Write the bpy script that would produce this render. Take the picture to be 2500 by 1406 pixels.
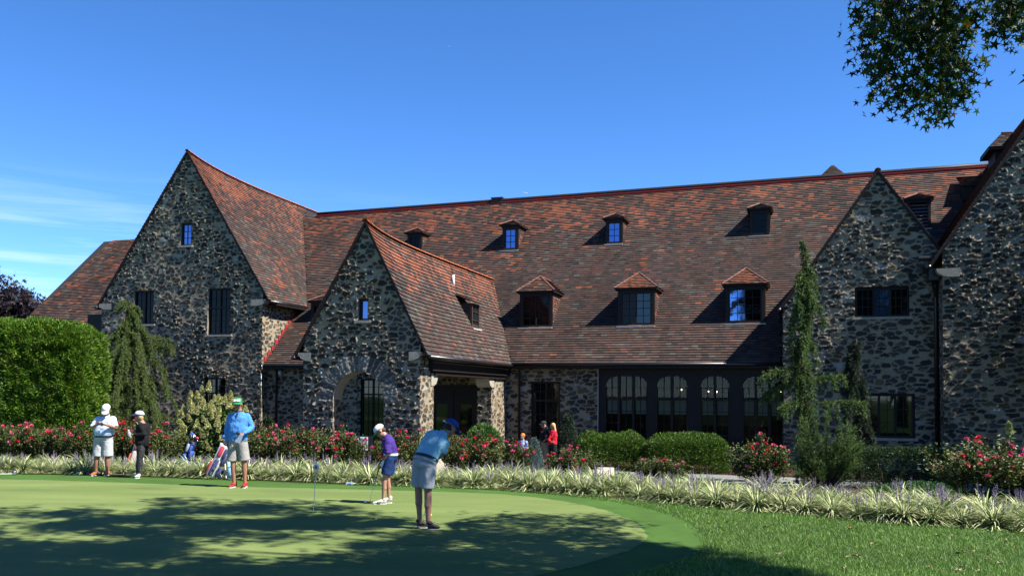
import bpy, math, random
import numpy as np
from math import sin, cos, tan, radians, pi, sqrt, atan2
from mathutils import Vector, Matrix
S = bpy.context.scene
for o in list(bpy.data.objects): bpy.data.objects.remove(o)
COL = S.collection

# ---------------------------------------------------------------- camera, light
FP, CAMH, YAW, PITCH, ROLL = 2200.0, 1.94, radians(17.7), radians(2.0), radians(0.43)
PCX, PCY = 1250.0, 886.0          # principal point on the 2500 x 1406 frame
cam = bpy.data.cameras.new("camera"); camo = bpy.data.objects.new("camera", cam); COL.objects.link(camo)
cam.sensor_width = 36.0; cam.lens = 36.0 * FP / 2500.0
cam.shift_y = (PCY - 703.0) / 2500.0
cam.clip_start = 0.1; cam.clip_end = 60000.0
camo.location = (0, 0, CAMH)
camo.rotation_euler = (Matrix.Rotation(PITCH, 3, 'X') @ Matrix.Rotation(pi / 2, 3, 'X') @ Matrix.Rotation(ROLL, 3, 'Z')).to_euler()
S.camera = camo

SUN_EL = radians(52.0); SUN_AZ = radians(23.5)         # azimuth: turned from +X towards the camera
SDIR = np.array([cos(SUN_AZ) * cos(SUN_EL), -sin(SUN_AZ) * cos(SUN_EL), sin(SUN_EL)])
sun = bpy.data.lights.new("sun", 'SUN'); suno = bpy.data.objects.new("sun", sun); COL.objects.link(suno)
sun.energy = 5.0; sun.angle = radians(0.53); sun.color = (1.0, 0.955, 0.88)
suno.rotation_euler = Vector(SDIR).to_track_quat('Z', 'Y').to_euler()
suno.location = (30, -10, 40)

W = bpy.data.worlds.new("World"); S.world = W; W.use_nodes = True
nt = W.node_tree; nt.nodes.clear()
out = nt.nodes.new('ShaderNodeOutputWorld'); bg = nt.nodes.new('ShaderNodeBackground')
sky = nt.nodes.new('ShaderNodeTexSky'); sky.sky_type = 'NISHITA'; sky.sun_disc = False
sky.sun_elevation = SUN_EL
sky.sun_rotation = atan2(SDIR[0], SDIR[1])
sky.altitude = 2600; sky.air_density = 0.7; sky.dust_density = 0.05; sky.ozone_density = 3.0
hsv = nt.nodes.new('ShaderNodeHueSaturation'); hsv.inputs['Saturation'].default_value = 1.22; hsv.inputs['Hue'].default_value = 0.504; hsv.inputs['Value'].default_value = 2.12
nt.links.new(sky.outputs[0], hsv.inputs['Color'])
# thin cirrus low in the sky, laid out by direction
tc = nt.nodes.new('ShaderNodeTexCoord'); mp = nt.nodes.new('ShaderNodeMapping')
mp.inputs['Scale'].default_value = (1.6, 1.6, 26.0); mp.inputs['Rotation'].default_value = (0.03, 0.05, 0)
mp.inputs['Location'].default_value = (0.3, 0.0, 0.35)
nz = nt.nodes.new('ShaderNodeTexNoise'); nz.inputs['Scale'].default_value = 2.2; nz.inputs['Detail'].default_value = 7; nz.inputs['Roughness'].default_value = 0.62
nz.inputs['Distortion'].default_value = 0.5
nt.links.new(tc.outputs['Generated'], mp.inputs[0]); nt.links.new(mp.outputs[0], nz.inputs['Vector'])
cr = nt.nodes.new('ShaderNodeMapRange'); cr.inputs['From Min'].default_value = 0.47; cr.inputs['From Max'].default_value = 0.80; cr.inputs['To Max'].default_value = 0.7
nt.links.new(nz.outputs['Fac'], cr.inputs['Value'])
sep = nt.nodes.new('ShaderNodeSeparateXYZ'); nt.links.new(tc.outputs['Generated'], sep.inputs[0])
hb = nt.nodes.new('ShaderNodeMapRange'); hb.interpolation_type = 'SMOOTHSTEP'
hb.inputs['From Min'].default_value = 0.235; hb.inputs['From Max'].default_value = 0.12
nt.links.new(sep.outputs['Z'], hb.inputs['Value'])
xb = nt.nodes.new('ShaderNodeMapRange'); xb.interpolation_type = 'SMOOTHSTEP'
xb.inputs['From Min'].default_value = 0.05; xb.inputs['From Max'].default_value = -0.38; xb.inputs['To Min'].default_value = 0.25
nt.links.new(sep.outputs['X'], xb.inputs['Value'])
m1 = nt.nodes.new('ShaderNodeMath'); m1.operation = 'MULTIPLY'; m2 = nt.nodes.new('ShaderNodeMath'); m2.operation = 'MULTIPLY'
nt.links.new(cr.outputs[0], m1.inputs[0]); nt.links.new(hb.outputs[0], m1.inputs[1])
nt.links.new(m1.outputs[0], m2.inputs[0]); nt.links.new(xb.outputs[0], m2.inputs[1])
mx = nt.nodes.new('ShaderNodeMixRGB'); mx.inputs['Color2'].default_value = (7.5, 9.0, 10.5, 1)
nt.links.new(m2.outputs[0], mx.inputs['Fac']); nt.links.new(hsv.outputs[0], mx.inputs['Color1'])
nt.links.new(mx.outputs[0], bg.inputs['Color']); bg.inputs['Strength'].default_value = 0.05
nt.links.new(bg.outputs[0], out.inputs['Surface'])
S.view_settings.view_transform = 'Standard'; S.view_settings.look = 'None'
S.view_settings.exposure = 1.55; S.view_settings.gamma = 1.0
S.render.engine = 'CYCLES'
S.cycles.max_bounces = 5; S.cycles.diffuse_bounces = 2; S.cycles.glossy_bounces = 3; S.cycles.transmission_bounces = 4; S.cycles.transparent_max_bounces = 6
S.cycles.caustics_reflective = False; S.cycles.caustics_refractive = False
S.cycles.use_denoising = True

# ---------------------------------------------------------------- frames of reference
def ray(px, py):
    x = (px - PCX) / FP; y = -(py - PCY) / FP; c, s = cos(ROLL), sin(ROLL)
    x, y = x * c - y * s, x * s + y * c
    return np.array([x, cos(PITCH) - y * sin(PITCH), sin(PITCH) + y * cos(PITCH)])
def at(px, py, Y):
    d = ray(px, py); return np.array([0, 0, CAMH]) + d * (Y / d[1])
def gp(px, py, z=0.0):
    d = ray(px, py); return np.array([0, 0, CAMH]) + d * ((z - CAMH) / d[2])
UD = np.array([cos(YAW), -sin(YAW), 0]); VD = np.array([sin(YAW), cos(YAW), 0])
ORG = np.array([0.8727, 38.0, 0.0])
def uv(p):
    q = np.asarray(p)[..., :3] - ORG; return q @ UD, q @ VD
def W3(u, v, z): return ORG + UD * u + VD * v + np.array([0, 0, z])
def sstep(a, b, x):
    t = np.clip((x - a) / (b - a), 0, 1); return t * t * (3 - 2 * t)
def ground_z(x, y):
    v = (np.asarray(x) - ORG[0]) * VD[0] + (np.asarray(y) - ORG[1]) * VD[1]
    return -0.75 * sstep(-18.6, -8.5, v)

# ---------------------------------------------------------------- object helpers
def link(o, parent=None):
    COL.objects.link(o)
    if parent is not None: o.parent = parent
    return o
def tag(o, label=None, cat=None, group=None, kind=None):
    if label: o['label'] = label
    if cat: o['category'] = cat
    if group: o['group'] = group
    if kind: o['kind'] = kind
    return o
def empty(name, loc=(0, 0, 0), rz=0.0):
    o = bpy.data.objects.new(name, None); o.location = loc; o.rotation_euler = (0, 0, rz); o.empty_display_size = 0.3
    return link(o)
def mesh_data(name, V, F, mat=None, col=None, smooth=False, mats=None, midx=None):
    V = np.asarray(V, dtype=np.float32).reshape(-1, 3)
    Fs = F if (isinstance(F, list) and isinstance(F[0], np.ndarray)) else [F]
    Fs = [np.asarray(f, dtype=np.int32) for f in Fs if len(f)]
    me = bpy.data.meshes.new(name)
    me.vertices.add(len(V)); me.vertices.foreach_set('co', V.ravel())
    idx = np.concatenate([f.ravel() for f in Fs]); cnt = np.concatenate([np.full(len(f), f.shape[1]) for f in Fs])
    me.loops.add(len(idx)); me.loops.foreach_set('vertex_index', idx)
    st = np.concatenate([[0], np.cumsum(cnt)[:-1]]).astype(np.int32)
    me.polygons.add(len(cnt)); me.polygons.foreach_set('loop_start', st)
    try: me.polygons.foreach_set('loop_total', cnt.astype(np.int32))
    except Exception: pass
    me.polygons.foreach_set('use_smooth', np.full(len(cnt), bool(smooth)))
    if mats:
        for m in mats: me.materials.append(m)
        if midx is not None: me.polygons.foreach_set('material_index', np.asarray(midx, dtype=np.int32))
    elif mat: me.materials.append(mat)
    if col is not None:
        a = me.color_attributes.new('Col', 'FLOAT_COLOR', 'POINT')
        c = np.ones((len(V), 4), np.float32); c[:, :3] = np.asarray(col, dtype=np.float32).reshape(-1, 3) * ALB
        a.data.foreach_set('color', c.ravel())
    me.update(calc_edges=True); me.validate()
    return me
def add(name, me, parent=None, loc=None, rz=None):
    o = bpy.data.objects.new(name, me); link(o, parent)
    if loc is not None: o.location = loc
    if rz is not None: o.rotation_euler = (0, 0, rz)
    return o
class MB:
    """collects boxes, tubes, rings into one mesh"""
    def __init__(s): s.V = []; s.Q = []; s.T = []; s.n = 0; s.C = []; s.c = (1, 1, 1)
    def raw(s, V, Q=None, T=None, col=None):
        V = np.asarray(V, float).reshape(-1, 3)
        if Q is not None and len(Q): s.Q.append(np.asarray(Q, int) + s.n)
        if T is not None and len(T): s.T.append(np.asarray(T, int) + s.n)
        s.V.append(V); c = s.c if col is None else col
        s.C.append(np.broadcast_to(np.asarray(c, float), (len(V), 3))); s.n += len(V); return s
    def box(s, a, b, M=None, col=None):
        x0, y0, z0 = a; x1, y1, z1 = b
        V = np.array([[x0, y0, z0], [x1, y0, z0], [x1, y1, z0], [x0, y1, z0], [x0, y0, z1], [x1, y0, z1], [x1, y1, z1], [x0, y1, z1]], float)
        if M is not None: V = V @ np.asarray(M)[:3, :3].T + np.asarray(M)[:3, 3]
        return s.raw(V, [[0, 3, 2, 1], [4, 5, 6, 7], [0, 1, 5, 4], [1, 2, 6, 5], [2, 3, 7, 6], [3, 0, 4, 7]], col=col)
    def tube(s, pts, rad, n=8, col=None, cap=True, flat=None):
        P = np.asarray(pts, float); R = np.broadcast_to(np.asarray(rad, float), (len(P),))
        T = np.gradient(P, axis=0); T /= np.linalg.norm(T, axis=1)[:, None] + 1e-9
        ref = np.array([0, 0, 1.0]) if abs(T[0][2]) < .9 else np.array([0, 1.0, 0])
        V = []
        for i in range(len(P)):
            a = np.cross(T[i], ref); a /= np.linalg.norm(a) + 1e-9; b = np.cross(T[i], a); ref = np.cross(a, T[i]) * 1.0
            th = np.arange(n) * 2 * pi / n
            V.append(P[i] + R[i] * (np.outer(np.cos(th), a) + np.outer(np.sin(th), b)))
        V = np.concatenate(V); Q = []
        for i in range(len(P) - 1):
            for j in range(n):
                k = (j + 1) % n; Q.append([i * n + j, i * n + k, (i + 1) * n + k, (i + 1) * n + j])
        T3 = []
        if cap:
            V = np.vstack([V, P[0], P[-1]]); a0 = len(V) - 2; a1 = len(V) - 1; m = (len(P) - 1) * n
            for j in range(n): k = (j + 1) % n; T3 += [[a0, k, j], [a1, m + j, m + k]]
        return s.raw(V, Q, T3, col)
    def ell(s, c, r, M=None, nu=14, nv=9, col=None):
        th = np.linspace(0, 2 * pi, nu, endpoint=False); ph = np.linspace(0, pi, nv)[1:-1]
        V = [[sin(p) * cos(t), sin(p) * sin(t), cos(p)] for p in ph for t in th] + [[0, 0, 1], [0, 0, -1]]
        V = np.array(V) * np.asarray(r)
        if M is not None: V = V @ np.asarray(M)[:3, :3].T
        V = V + np.asarray(c); Q = []; T = []; L = len(ph)
        for i in range(L - 1):
            for j in range(nu): k = (j + 1) % nu; Q.append([i * nu + j, (i + 1) * nu + j, (i + 1) * nu + k, i * nu + k])
        a, b = L * nu, L * nu + 1
        for j in range(nu): k = (j + 1) % nu; T += [[a, j, k], [b, (L - 1) * nu + k, (L - 1) * nu + j]]
        return s.raw(V, Q, T, col)
    def rings(s, C, A, B, n=16, ax=None, col=None, cap=True, pw=2.0):
        """loft of (super)ellipses: centres C, half axes vectors A and B"""
        V = []; th = np.arange(n) * 2 * pi / n; ct, st = np.cos(th), np.sin(th)
        ct = np.sign(ct) * np.abs(ct) ** (2 / pw); st = np.sign(st) * np.abs(st) ** (2 / pw)
        for c, a, b in zip(C, A, B): V.append(np.asarray(c) + np.outer(ct, a) + np.outer(st, b))
        V = np.concatenate(V); Q = []; m = len(C)
        for i in range(m - 1):
            for j in range(n): k = (j + 1) % n; Q.append([i * n + j, i * n + k, (i + 1) * n + k, (i + 1) * n + j])
        T = []
        if cap:
            V = np.vstack([V, C[0], C[-1]]); a0 = len(V) - 2; a1 = a0 + 1; q = (m - 1) * n
            for j in range(n): k = (j + 1) % n; T += [[a0, k, j], [a1, q + j, q + k]]
        return s.raw(V, Q, T, col)
    def quad(s, a, b, c, d, col=None): return s.raw([a, b, c, d], [[0, 1, 2, 3]], col=col)
    def data(s, name, mat, smooth=False, col=False):
        F = []
        if s.Q: F.append(np.concatenate(s.Q))
        if s.T: F.append(np.concatenate(s.T))
        return mesh_data(name, np.concatenate(s.V), F, mat, np.concatenate(s.C) if col else None, smooth)
    def build(s, name, mat, parent=None, smooth=False, col=False, **k): return add(name, s.data(name, mat, smooth, col), parent, **k)

rng = np.random.default_rng(7)
_vn = {}
def vnoise(x, y, seed=0):
    """2-D value noise, 0..1"""
    if seed not in _vn: _vn[seed] = np.random.default_rng(1000 + seed).random((256, 256))
    g = _vn[seed]; xi = np.floor(x).astype(int); yi = np.floor(y).astype(int); fx = x - xi; fy = y - yi
    fx = fx * fx * (3 - 2 * fx); fy = fy * fy * (3 - 2 * fy)
    a = g[xi % 256, yi % 256]; b = g[(xi + 1) % 256, yi % 256]; c = g[xi % 256, (yi + 1) % 256]; d = g[(xi + 1) % 256, (yi + 1) % 256]
    return (a * (1 - fx) + b * fx) * (1 - fy) + (c * (1 - fx) + d * fx) * fy
def fbm(x, y, seed=0, o=4, g=.5):
    r = 0; a = 1; t = 0
    for i in range(o): r = r + a * vnoise(x * 2 ** i, y * 2 ** i, seed + i); t += a; a *= g
    return r / t

ALB = .75       # base colours are set for this exposure
# ---------------------------------------------------------------- materials
def mat(name, color=(.5, .5, .5), rough=.7, spec=.3, attr=False, metal=0., var=0., vscale=8., bump=0., bscale=60., transl=0., bstretch=None, sheen=0., fine=0., emit=None, alpha=None, c2=None, c2thr=(.45, .6)):
    color = [x * ALB for x in color] if metal < .5 else color; c2 = [x * ALB for x in c2] if c2 is not None else None
    m = bpy.data.materials.new(name); m.use_nodes = True; t = m.node_tree; N = t.nodes; L = t.links
    b = N['Principled BSDF']; b.inputs['Roughness'].default_value = rough; b.inputs['Specular IOR Level'].default_value = spec; b.inputs['Metallic'].default_value = metal
    if sheen: b.inputs['Sheen Weight'].default_value = sheen
    if emit: b.inputs['Emission Color'].default_value = (*emit[:3], 1); b.inputs['Emission Strength'].default_value = emit[3]
    if alpha is not None: b.inputs['Alpha'].default_value = alpha
    co = N.new('ShaderNodeTexCoord')
    src = None
    if attr:
        a = N.new('ShaderNodeVertexColor'); a.layer_name = 'Col'; src = a.outputs['Color']
    else:
        r = N.new('ShaderNodeRGB'); r.outputs[0].default_value = (*color, 1); src = r.outputs[0]
    if c2 is not None:
        n = N.new('ShaderNodeTexNoise'); n.inputs['Scale'].default_value = vscale; n.inputs['Detail'].default_value = 5; n.inputs['Roughness'].default_value = .6
        L.new(co.outputs['Object'], n.inputs['Vector'])
        r = N.new('ShaderNodeMapRange'); r.inputs['From Min'].default_value = c2thr[0]; r.inputs['From Max'].default_value = c2thr[1]; L.new(n.outputs['Fac'], r.inputs['Value'])
        x = N.new('ShaderNodeMixRGB'); x.inputs['Color2'].default_value = (*c2, 1); L.new(r.outputs[0], x.inputs['Fac']); L.new(src, x.inputs['Color1']); src = x.outputs[0]
    for amt, sc in ((var, vscale), (fine, vscale * 9)):
        if amt:
            n = N.new('ShaderNodeTexNoise'); n.inputs['Scale'].default_value = sc; n.inputs['Detail'].default_value = 4
            L.new(co.outputs['Object'], n.inputs['Vector'])
            r = N.new('ShaderNodeMapRange'); r.inputs['From Min'].default_value = .25; r.inputs['From Max'].default_value = .75
            r.inputs['To Min'].default_value = 1 - amt; r.inputs['To Max'].default_value = 1 + amt; L.new(n.outputs['Fac'], r.inputs['Value'])
            x = N.new('ShaderNodeVectorMath'); x.operation = 'SCALE'; L.new(src, x.inputs[0]); L.new(r.outputs[0], x.inputs['Scale']); src = x.outputs[0]
    L.new(src, b.inputs['Base Color'])
    if bump:
        n = N.new('ShaderNodeTexNoise'); n.inputs['Scale'].default_value = bscale; n.inputs['Detail'].default_value = 4
        if bstretch:
            mp_ = N.new('ShaderNodeMapping'); mp_.inputs['Scale'].default_value = bstretch; L.new(co.outputs['Object'], mp_.inputs[0]); L.new(mp_.outputs[0], n.inputs['Vector'])
        else: L.new(co.outputs['Object'], n.inputs['Vector'])
        u = N.new('ShaderNodeBump'); u.inputs['Strength'].default_value = 1.0; u.inputs['Distance'].default_value = bump; L.new(n.outputs['Fac'], u.inputs['Height']); L.new(u.outputs[0], b.inputs['Normal'])
    if transl:
        tr = N.new('ShaderNodeBsdfTranslucent'); L.new(src, tr.inputs['Color']); ms = N.new('ShaderNodeMixShader'); ms.inputs[0].default_value = transl
        L.new(b.outputs[0], ms.inputs[1]); L.new(tr.outputs[0], ms.inputs[2]); L.new(ms.outputs[0], N['Material Output'].inputs['Surface'])
    return m
M = {}
M['stone'] = mat('rubble_stone', attr=True, rough=.9, spec=.15, var=.16, vscale=14, bump=.012, bscale=55)
M['tile'] = mat('clay_tile', attr=True, rough=.75, spec=.25, var=.18, vscale=9, bump=.004, bscale=70)
M['deck'] = mat('roof_deck', (.02, .016, .014), .95)
M['wood'] = mat('dark_stained_wood', (.017, .011, .009), .6, .25, var=.3, vscale=6, bump=.003, bscale=30)
M['wood2'] = mat('brown_painted_wood', (.055, .033, .026), .6, .25, var=.2, vscale=6)
M['gutter'] = mat('black_gutter_metal', (.012, .011, .012), .35, .5)
M['ridge'] = mat('clay_ridge_tile', (.42, .13, .055), .7, .3, var=.25, vscale=3, bump=.004)
M['redflash'] = mat('red_painted_flashing', (.30, .025, .03), .45, .4, var=.1, vscale=3)
M['lead'] = mat('pale_lead_flashing', (.5, .5, .5), .5, .4, var=.15)
M['limestone'] = mat('weathered_limestone', (.36, .33, .26), .9, .2, var=.2, vscale=7, bump=.01, bscale=30)
M['glass'] = mat('dark_window_glass', (.003, .004, .005), .03, .16, bump=.0006, bscale=3)
M['glassb'] = mat('sky_painted_glass', (.12, .20, .42), .04, .8, metal=.85, bump=.0008, bscale=3)  # reflected sky is put in as a blue tint
M['glassg'] = mat('room_window_glass', (.006, .008, .007), .03, .5, bump=.0006, bscale=3)
M['pane_clear'] = mat('clear_window_glass', (.003, .004, .004), .03, .5, alpha=.5, bump=.0006, bscale=3)
M['lampglow'] = mat('lamp_glow', (1, .8, .5), emit=(1, .72, .38, 9))
M['blind'] = mat('roller_blind', (.5, .52, .48), .8)
M['leadm'] = mat('vent_metal', (.8, .8, .82), .4, .5)
M['interior'] = mat('interior_painted_dark', (.03, .027, .023), .9)  # near-black colour stands in for the dimness of unlit rooms

# ---------------------------------------------------------------- clubhouse geometry
CH = empty('clubhouse', tuple(W3(0, 0, -0.75)), -YAW); CH.location = tuple(ORG)
tag(CH, 'long stone clubhouse with steep clay tile roofs, gables and dormers', 'clubhouse')
GZ = -0.8
def zr(u): return 12.31 + .0122 * u
ZE = 3.23
def h_main(u, v): return ZE + (zr(u) - ZE) * (v + .35) / 9.55
TU0, TUC, TU1 = -22.19, -17.15, -12.52
def bumpv(v, v0, a, w): return a * np.exp(-np.maximum(v - v0, 0) / w)
def h_tow(u, v):
    rz_ = 12.85 + bumpv(v, -.5, .6, 2.6)
    return np.where(u > TUC, rz_ - (rz_ - 6.2) * (u - TUC) / (TU1 - TUC), rz_ - (rz_ - 6.2) * (TUC - u) / (TUC - TU0))
MU0, MUC, MU1 = -5.80, -3.19, -0.86
def h_mid(u, v):
    rz_ = 7.38 + bumpv(v, -9.3, .35, 1.6)
    return np.where(u > MUC, rz_ - (rz_ - 3.2) * (u - MUC) / (MU1 - MUC), rz_ - (rz_ - 3.25) * (MUC - u) / (MUC - MU0))
GU0, GUC = 10.05, 13.5
def h_g2(u, v): return 10.28 - 1.45 * np.abs(u - GUC)
HU0, HUC = 15.1, 19.35
def h_g3(u, v): return 13.0 - 1.51 * np.abs(u - HUC)

def stone_wall(name, frame, s0, s1, z0, top, holes=(), seed=0, parent=CH, g=.032, rough=1.0, amp=1.0, hue=0.0, arch=None, warmth=0., sx=1.0):
    """rubble wall with real relief. frame(s, z, d) -> local xyz, d = outwards. holes: (s0,s1,z0,z1) or arches (cx, r, zspring, z0)"""
    r = np.random.default_rng(seed + 50)
    ns = max(2, int((s1 - s0) / g)); nz_ = max(2, int((top((s0 + s1) / 2) if True else 0) - z0) * 1 / g) if False else 0
    ss = np.linspace(s0, s1, ns + 1); tmax = max(float(top(x)) for x in ss); nz_ = int((tmax - z0) / g)
    zz = np.linspace(z0, tmax, nz_ + 1)
    Sg, Zg = np.meshgrid(ss, zz, indexing='ij'); Tp = np.array([float(top(x)) for x in ss])[:, None]
    over = Zg - Tp; Zc = np.minimum(Zg, Tp)
    dead = over > (zz[1] - zz[0]) * 1.001
    # stones
    gx, gz = .30 * sx, .172
    wx = Sg + .07 * (fbm(Sg * 5, Zc * 5, seed, 3) - .5) * 2; wz = Zc + .05 * (fbm(Sg * 6 + 9, Zc * 6, seed + 3, 3) - .5) * 2
    nx, nzc = int((s1 - s0) / gx) + 6, int((tmax - z0) / gz) + 6
    jx = r.uniform(-.45, .45, (nx, nzc)); jz = r.uniform(-.4, .4, (nx, nzc)); aa = r.uniform(.10, .24, (nx, nzc)) * sx; bb = r.uniform(.058, .13, (nx, nzc))
    pr = r.random((nx, nzc)); tone = r.random((nx, nzc)); kind = r.random((nx, nzc)); small = r.random((nx, nzc)) < .22
    aa[small] *= .5; bb[small] *= .5
    bi = (wx - s0) / gx + 2; bj = (wz - z0) / gz + 2; bi0 = np.floor(bi).astype(int); bj0 = np.floor(bj).astype(int)
    d1 = np.full(Sg.shape, 9.); d2 = np.full(Sg.shape, 9.); I1 = np.zeros(Sg.shape, int); J1 = np.zeros(Sg.shape, int)
    for di in (-1, 0, 1):
        for dj in (-2, -1, 0, 1, 2):
            i = np.clip(bi0 + di, 0, nx - 1); j = np.clip(bj0 + dj, 0, nzc - 1)
            dx = (bi - (i + .5 + jx[i, j] + .5 * (j % 2))) * gx; dz = (bj - (j + .5 + jz[i, j])) * gz
            d = ((np.abs(dx) / aa[i, j]) ** 2.7 + (np.abs(dz) / bb[i, j]) ** 2.7) ** (1 / 2.7)
            cl = d < d1; d2 = np.where(cl, d1, np.minimum(d2, d)); d1 = np.where(cl, d, d1); I1 = np.where(cl, i, I1); J1 = np.where(cl, j, J1)
    edge = np.minimum(.96 - d1, (d2 - d1) * .62 - .125)
    ms = sstep(-.03, .07, edge)                    # 1 on stone
    tn = tone[I1, J1]; kd = kind[I1, J1]
    base = np.array([.032, .029, .026]) + tn[..., None] ** 1.5 * np.array([.072, .066, .057])
    brown = np.array([.085, .06, .036]); tan_ = np.array([.18, .135, .082]); pale = np.array([.3, .3, .28])
    c = np.where((kd > .74 - warmth)[..., None], brown * (.6 + .7 * tn[..., None]), base)
    c = np.where((kd > .92 - warmth * .7)[..., None], tan_ * (.6 + .6 * tn[..., None]), c); c = np.where((kd > .97)[..., None], pale, c)
    mort = np.array([.33, .275, .19]) * (.82 + .3 * fbm(Sg * 3, Zc * 3, seed + 7, 3))[..., None]
    C = mort * (1 - ms[..., None]) + c * ms[..., None]
    # relief: stones slightly proud, mortar squeezed out of the joints in patches
    patch = sstep(.36, .56, fbm(Sg * .55 + seed, Zc * .55, seed + 11, 3)) * rough
    nz1 = fbm(Sg * 13, Zc * 17, seed + 17, 3); nz2 = fbm(Sg * 30, Zc * 34, seed + 21, 2)
    ridge = np.exp(-(edge / .22) ** 2)
    H = ms * (pr[I1, J1] * .022 + .012 * (nz2 - .5)) + (nz2 - .5) * .004
    H = H + patch * ((.2 + .8 * ridge) * (nz1 - .36) * .15 + (nz2 - .5) * .035) * amp + (1 - patch) * (nz1 - .5) * .008 - .01
    if arch:                                      # voussoirs round an arch
        cx, rr, zs = arch; rad = np.hypot(Sg - cx, Zc - zs); an = np.arctan2(Zc - zs, Sg - cx)
        ring = (rad > rr) & (rad < rr + .5 + .12 * vnoise(an * 4, an * 0, 3)) & (Zc > zs - .05); k = an * (rr + .25) / .17
        ph = np.abs((k - np.floor(k)) - .5) * 2; kk = np.floor(k).astype(int) % 97
        vt = np.random.default_rng(5).random(97)[kk]; vc = np.array([.16, .155, .15])[None, None] * (.5 + vt[..., None]) * np.array([1.0, .96, .88])
        mvo = sstep(.98, .75, ph); C = np.where(ring[..., None], vc * mvo[..., None] + mort * (1 - mvo[..., None]), C)
        H = np.where(ring, mvo * .03 * vt + (nz1 - .45) * .05 * rough, H)
    P = frame(Sg, Zc, H)
    idx = np.arange(Sg.size).reshape(Sg.shape)
    fc = np.stack([idx[:-1, :-1], idx[1:, :-1], idx[1:, 1:], idx[:-1, 1:]], -1)
    cs = (Sg[:-1, :-1] + Sg[1:, 1:]) / 2; cz = (Zc[:-1, :-1] + Zc[1:, 1:]) / 2
    keep = ~(dead[:-1, :-1] & dead[1:, :-1]) & (Zc[:-1, 1:] - Zc[:-1, :-1] + Zc[1:, 1:] - Zc[1:, :-1] > 1e-5)
    for h in holes:
        if h[0] == 'arch':
            _, cx, rr, zs, zb = h; keep &= ~((np.abs(cs - cx) < rr) & (cz > zb) & (cz < zs)) & ~((np.hypot(cs - cx, cz - zs) < rr) & (cz >= zs))
        else: keep &= ~((cs > h[0]) & (cs < h[1]) & (cz > h[2]) & (cz < h[3]))
    fc = fc[keep]
    used = np.zeros(Sg.size, bool); used[fc.ravel()] = True; remap = np.cumsum(used) - 1
    P = P.reshape(-1, 3)[used]; C = C.reshape(-1, 3)[used]; fc = remap[fc]
    return add(name, mesh_data(name, P, fc, M['stone'], C, True), parent)
def fr_front(v): return lambda s, z, d: np.stack([s, v - d, z], -1)            # faces the lawn
def fr_right(u): return lambda s, z, d: np.stack([u + d, s, z], -1)            # faces the sun side (s = v)
def fr_left(u): return lambda s, z, d: np.stack([u - d, s, z], -1)

# tiles ------------------------------------------------------------
def tile_cols(n, orange, grey, r, dark=.0):
    """per-tile clay colours; orange/grey are per-tile probabilities"""
    q = r.random(n); t = r.random(n)[:, None]
    c = np.array([.046, .029, .023]) + t * np.array([.044, .022, .017])
    g = np.array([.062, .058, .047]) + t * np.array([.05, .052, .042])
    o = np.array([.19, .056, .026]) + t * np.array([.13, .045, .02])
    k = np.array([.022, .018, .017]) + t * np.array([.02, .014, .012])
    rd = np.array([.085, .036, .027]) + t * np.array([.05, .018, .014])
    c = np.where((q < .20)[:, None], k, c); c = np.where(((q > .2) & (q < .36))[:, None], rd, c)
    c = np.where((r.random(n) < grey)[:, None], g, c); c = np.where((r.random(n) < orange)[:, None], o, c)
    return c * (1 - dark) * .74 + .26 * np.array([.056, .041, .034])
def tiles(name, surf, nrm, t0, t1, srange, parent, keep=None, prob=None, w=.25, ex=.155, seed=0, th=.038, lift=.012):
    """surf(s,t)->xyz with t metres up the slope, srange(t)->(a,b)"""
    r = np.random.default_rng(seed + 200); A = []; B = []; T0 = []; n = max(1, int(round((t1 - t0) / ex))); ex = (t1 - t0) / n
    for i in range(n):
        ta = t0 + i * ex; a, b = srange(ta + ex * .4)
        if b - a < .02: continue
        off = r.uniform(0, w); k0 = int(math.floor((a - off) / w)); k1 = int(math.ceil((b - off) / w))
        e = off + np.arange(k0, k1 + 1) * w + r.uniform(-.035, .035, k1 - k0 + 1); e = np.clip(e, a, b); e = e[np.concatenate([[True], np.diff(e) > .02])]
        if len(e) < 2: continue
        A.append(e[:-1] + .0014); B.append(e[1:] - .0014); T0.append(np.full(len(e) - 1, ta) + r.uniform(-.003, .003, len(e) - 1))
    A = np.concatenate(A); B = np.concatenate(B); T0 = np.concatenate(T0); T1 = T0 + ex * 1.12; N = len(A)
    mid = surf((A + B) / 2, (T0 + T1) / 2)
    if keep is not None:
        k = keep(mid[..., 0], mid[..., 1], mid[..., 2]); A, B, T0, T1, mid = A[k], B[k], T0[k], T1[k], mid[k]; N = len(A)
    j = r.uniform(-.003, .004, (4, N)); nn = np.asarray(nrm, float)
    f = lambda s, t, h: surf(s, t) + nn * np.reshape(h, (-1, 1))
    hi0, hi1 = lift + th + j[0], lift + th + j[1]; lo = np.full(N, lift)
    P = np.stack([f(A, T0, hi0), f(B, T0, hi1), f(B, T1, lo * 0 + .012 + j[2] * .4), f(A, T1, lo * 0 + .012 + j[3] * .4), f(A, T0, hi0 - th), f(B, T0, hi1 - th), f(B, T1, lo * 0), f(A, T1, lo * 0)], 1)
    o = (np.arange(N) * 8)[:, None, None]; F = (np.array([[0, 1, 2, 3], [4, 5, 1, 0], [4, 0, 3, 7], [5, 6, 2, 1]])[None] + o).reshape(-1, 4)
    og, gy = prob(mid, r) if prob else (np.full(N, .1), np.full(N, .1))
    c = tile_cols(N, og, gy, r); q_ = (A + B) / 2; c = c * (.50 + .68 * fbm(q_ * .9 + seed, T0 * .28, 141, 4))[:, None]; C = np.repeat(c, 8, 0)
    return add(name, mesh_data(name, P.reshape(-1, 3), F, M['tile'], C), parent)
def deck(name, V, F, parent, m='deck'): return add(name, mesh_data(name, V, F, M[m]), parent)

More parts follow.
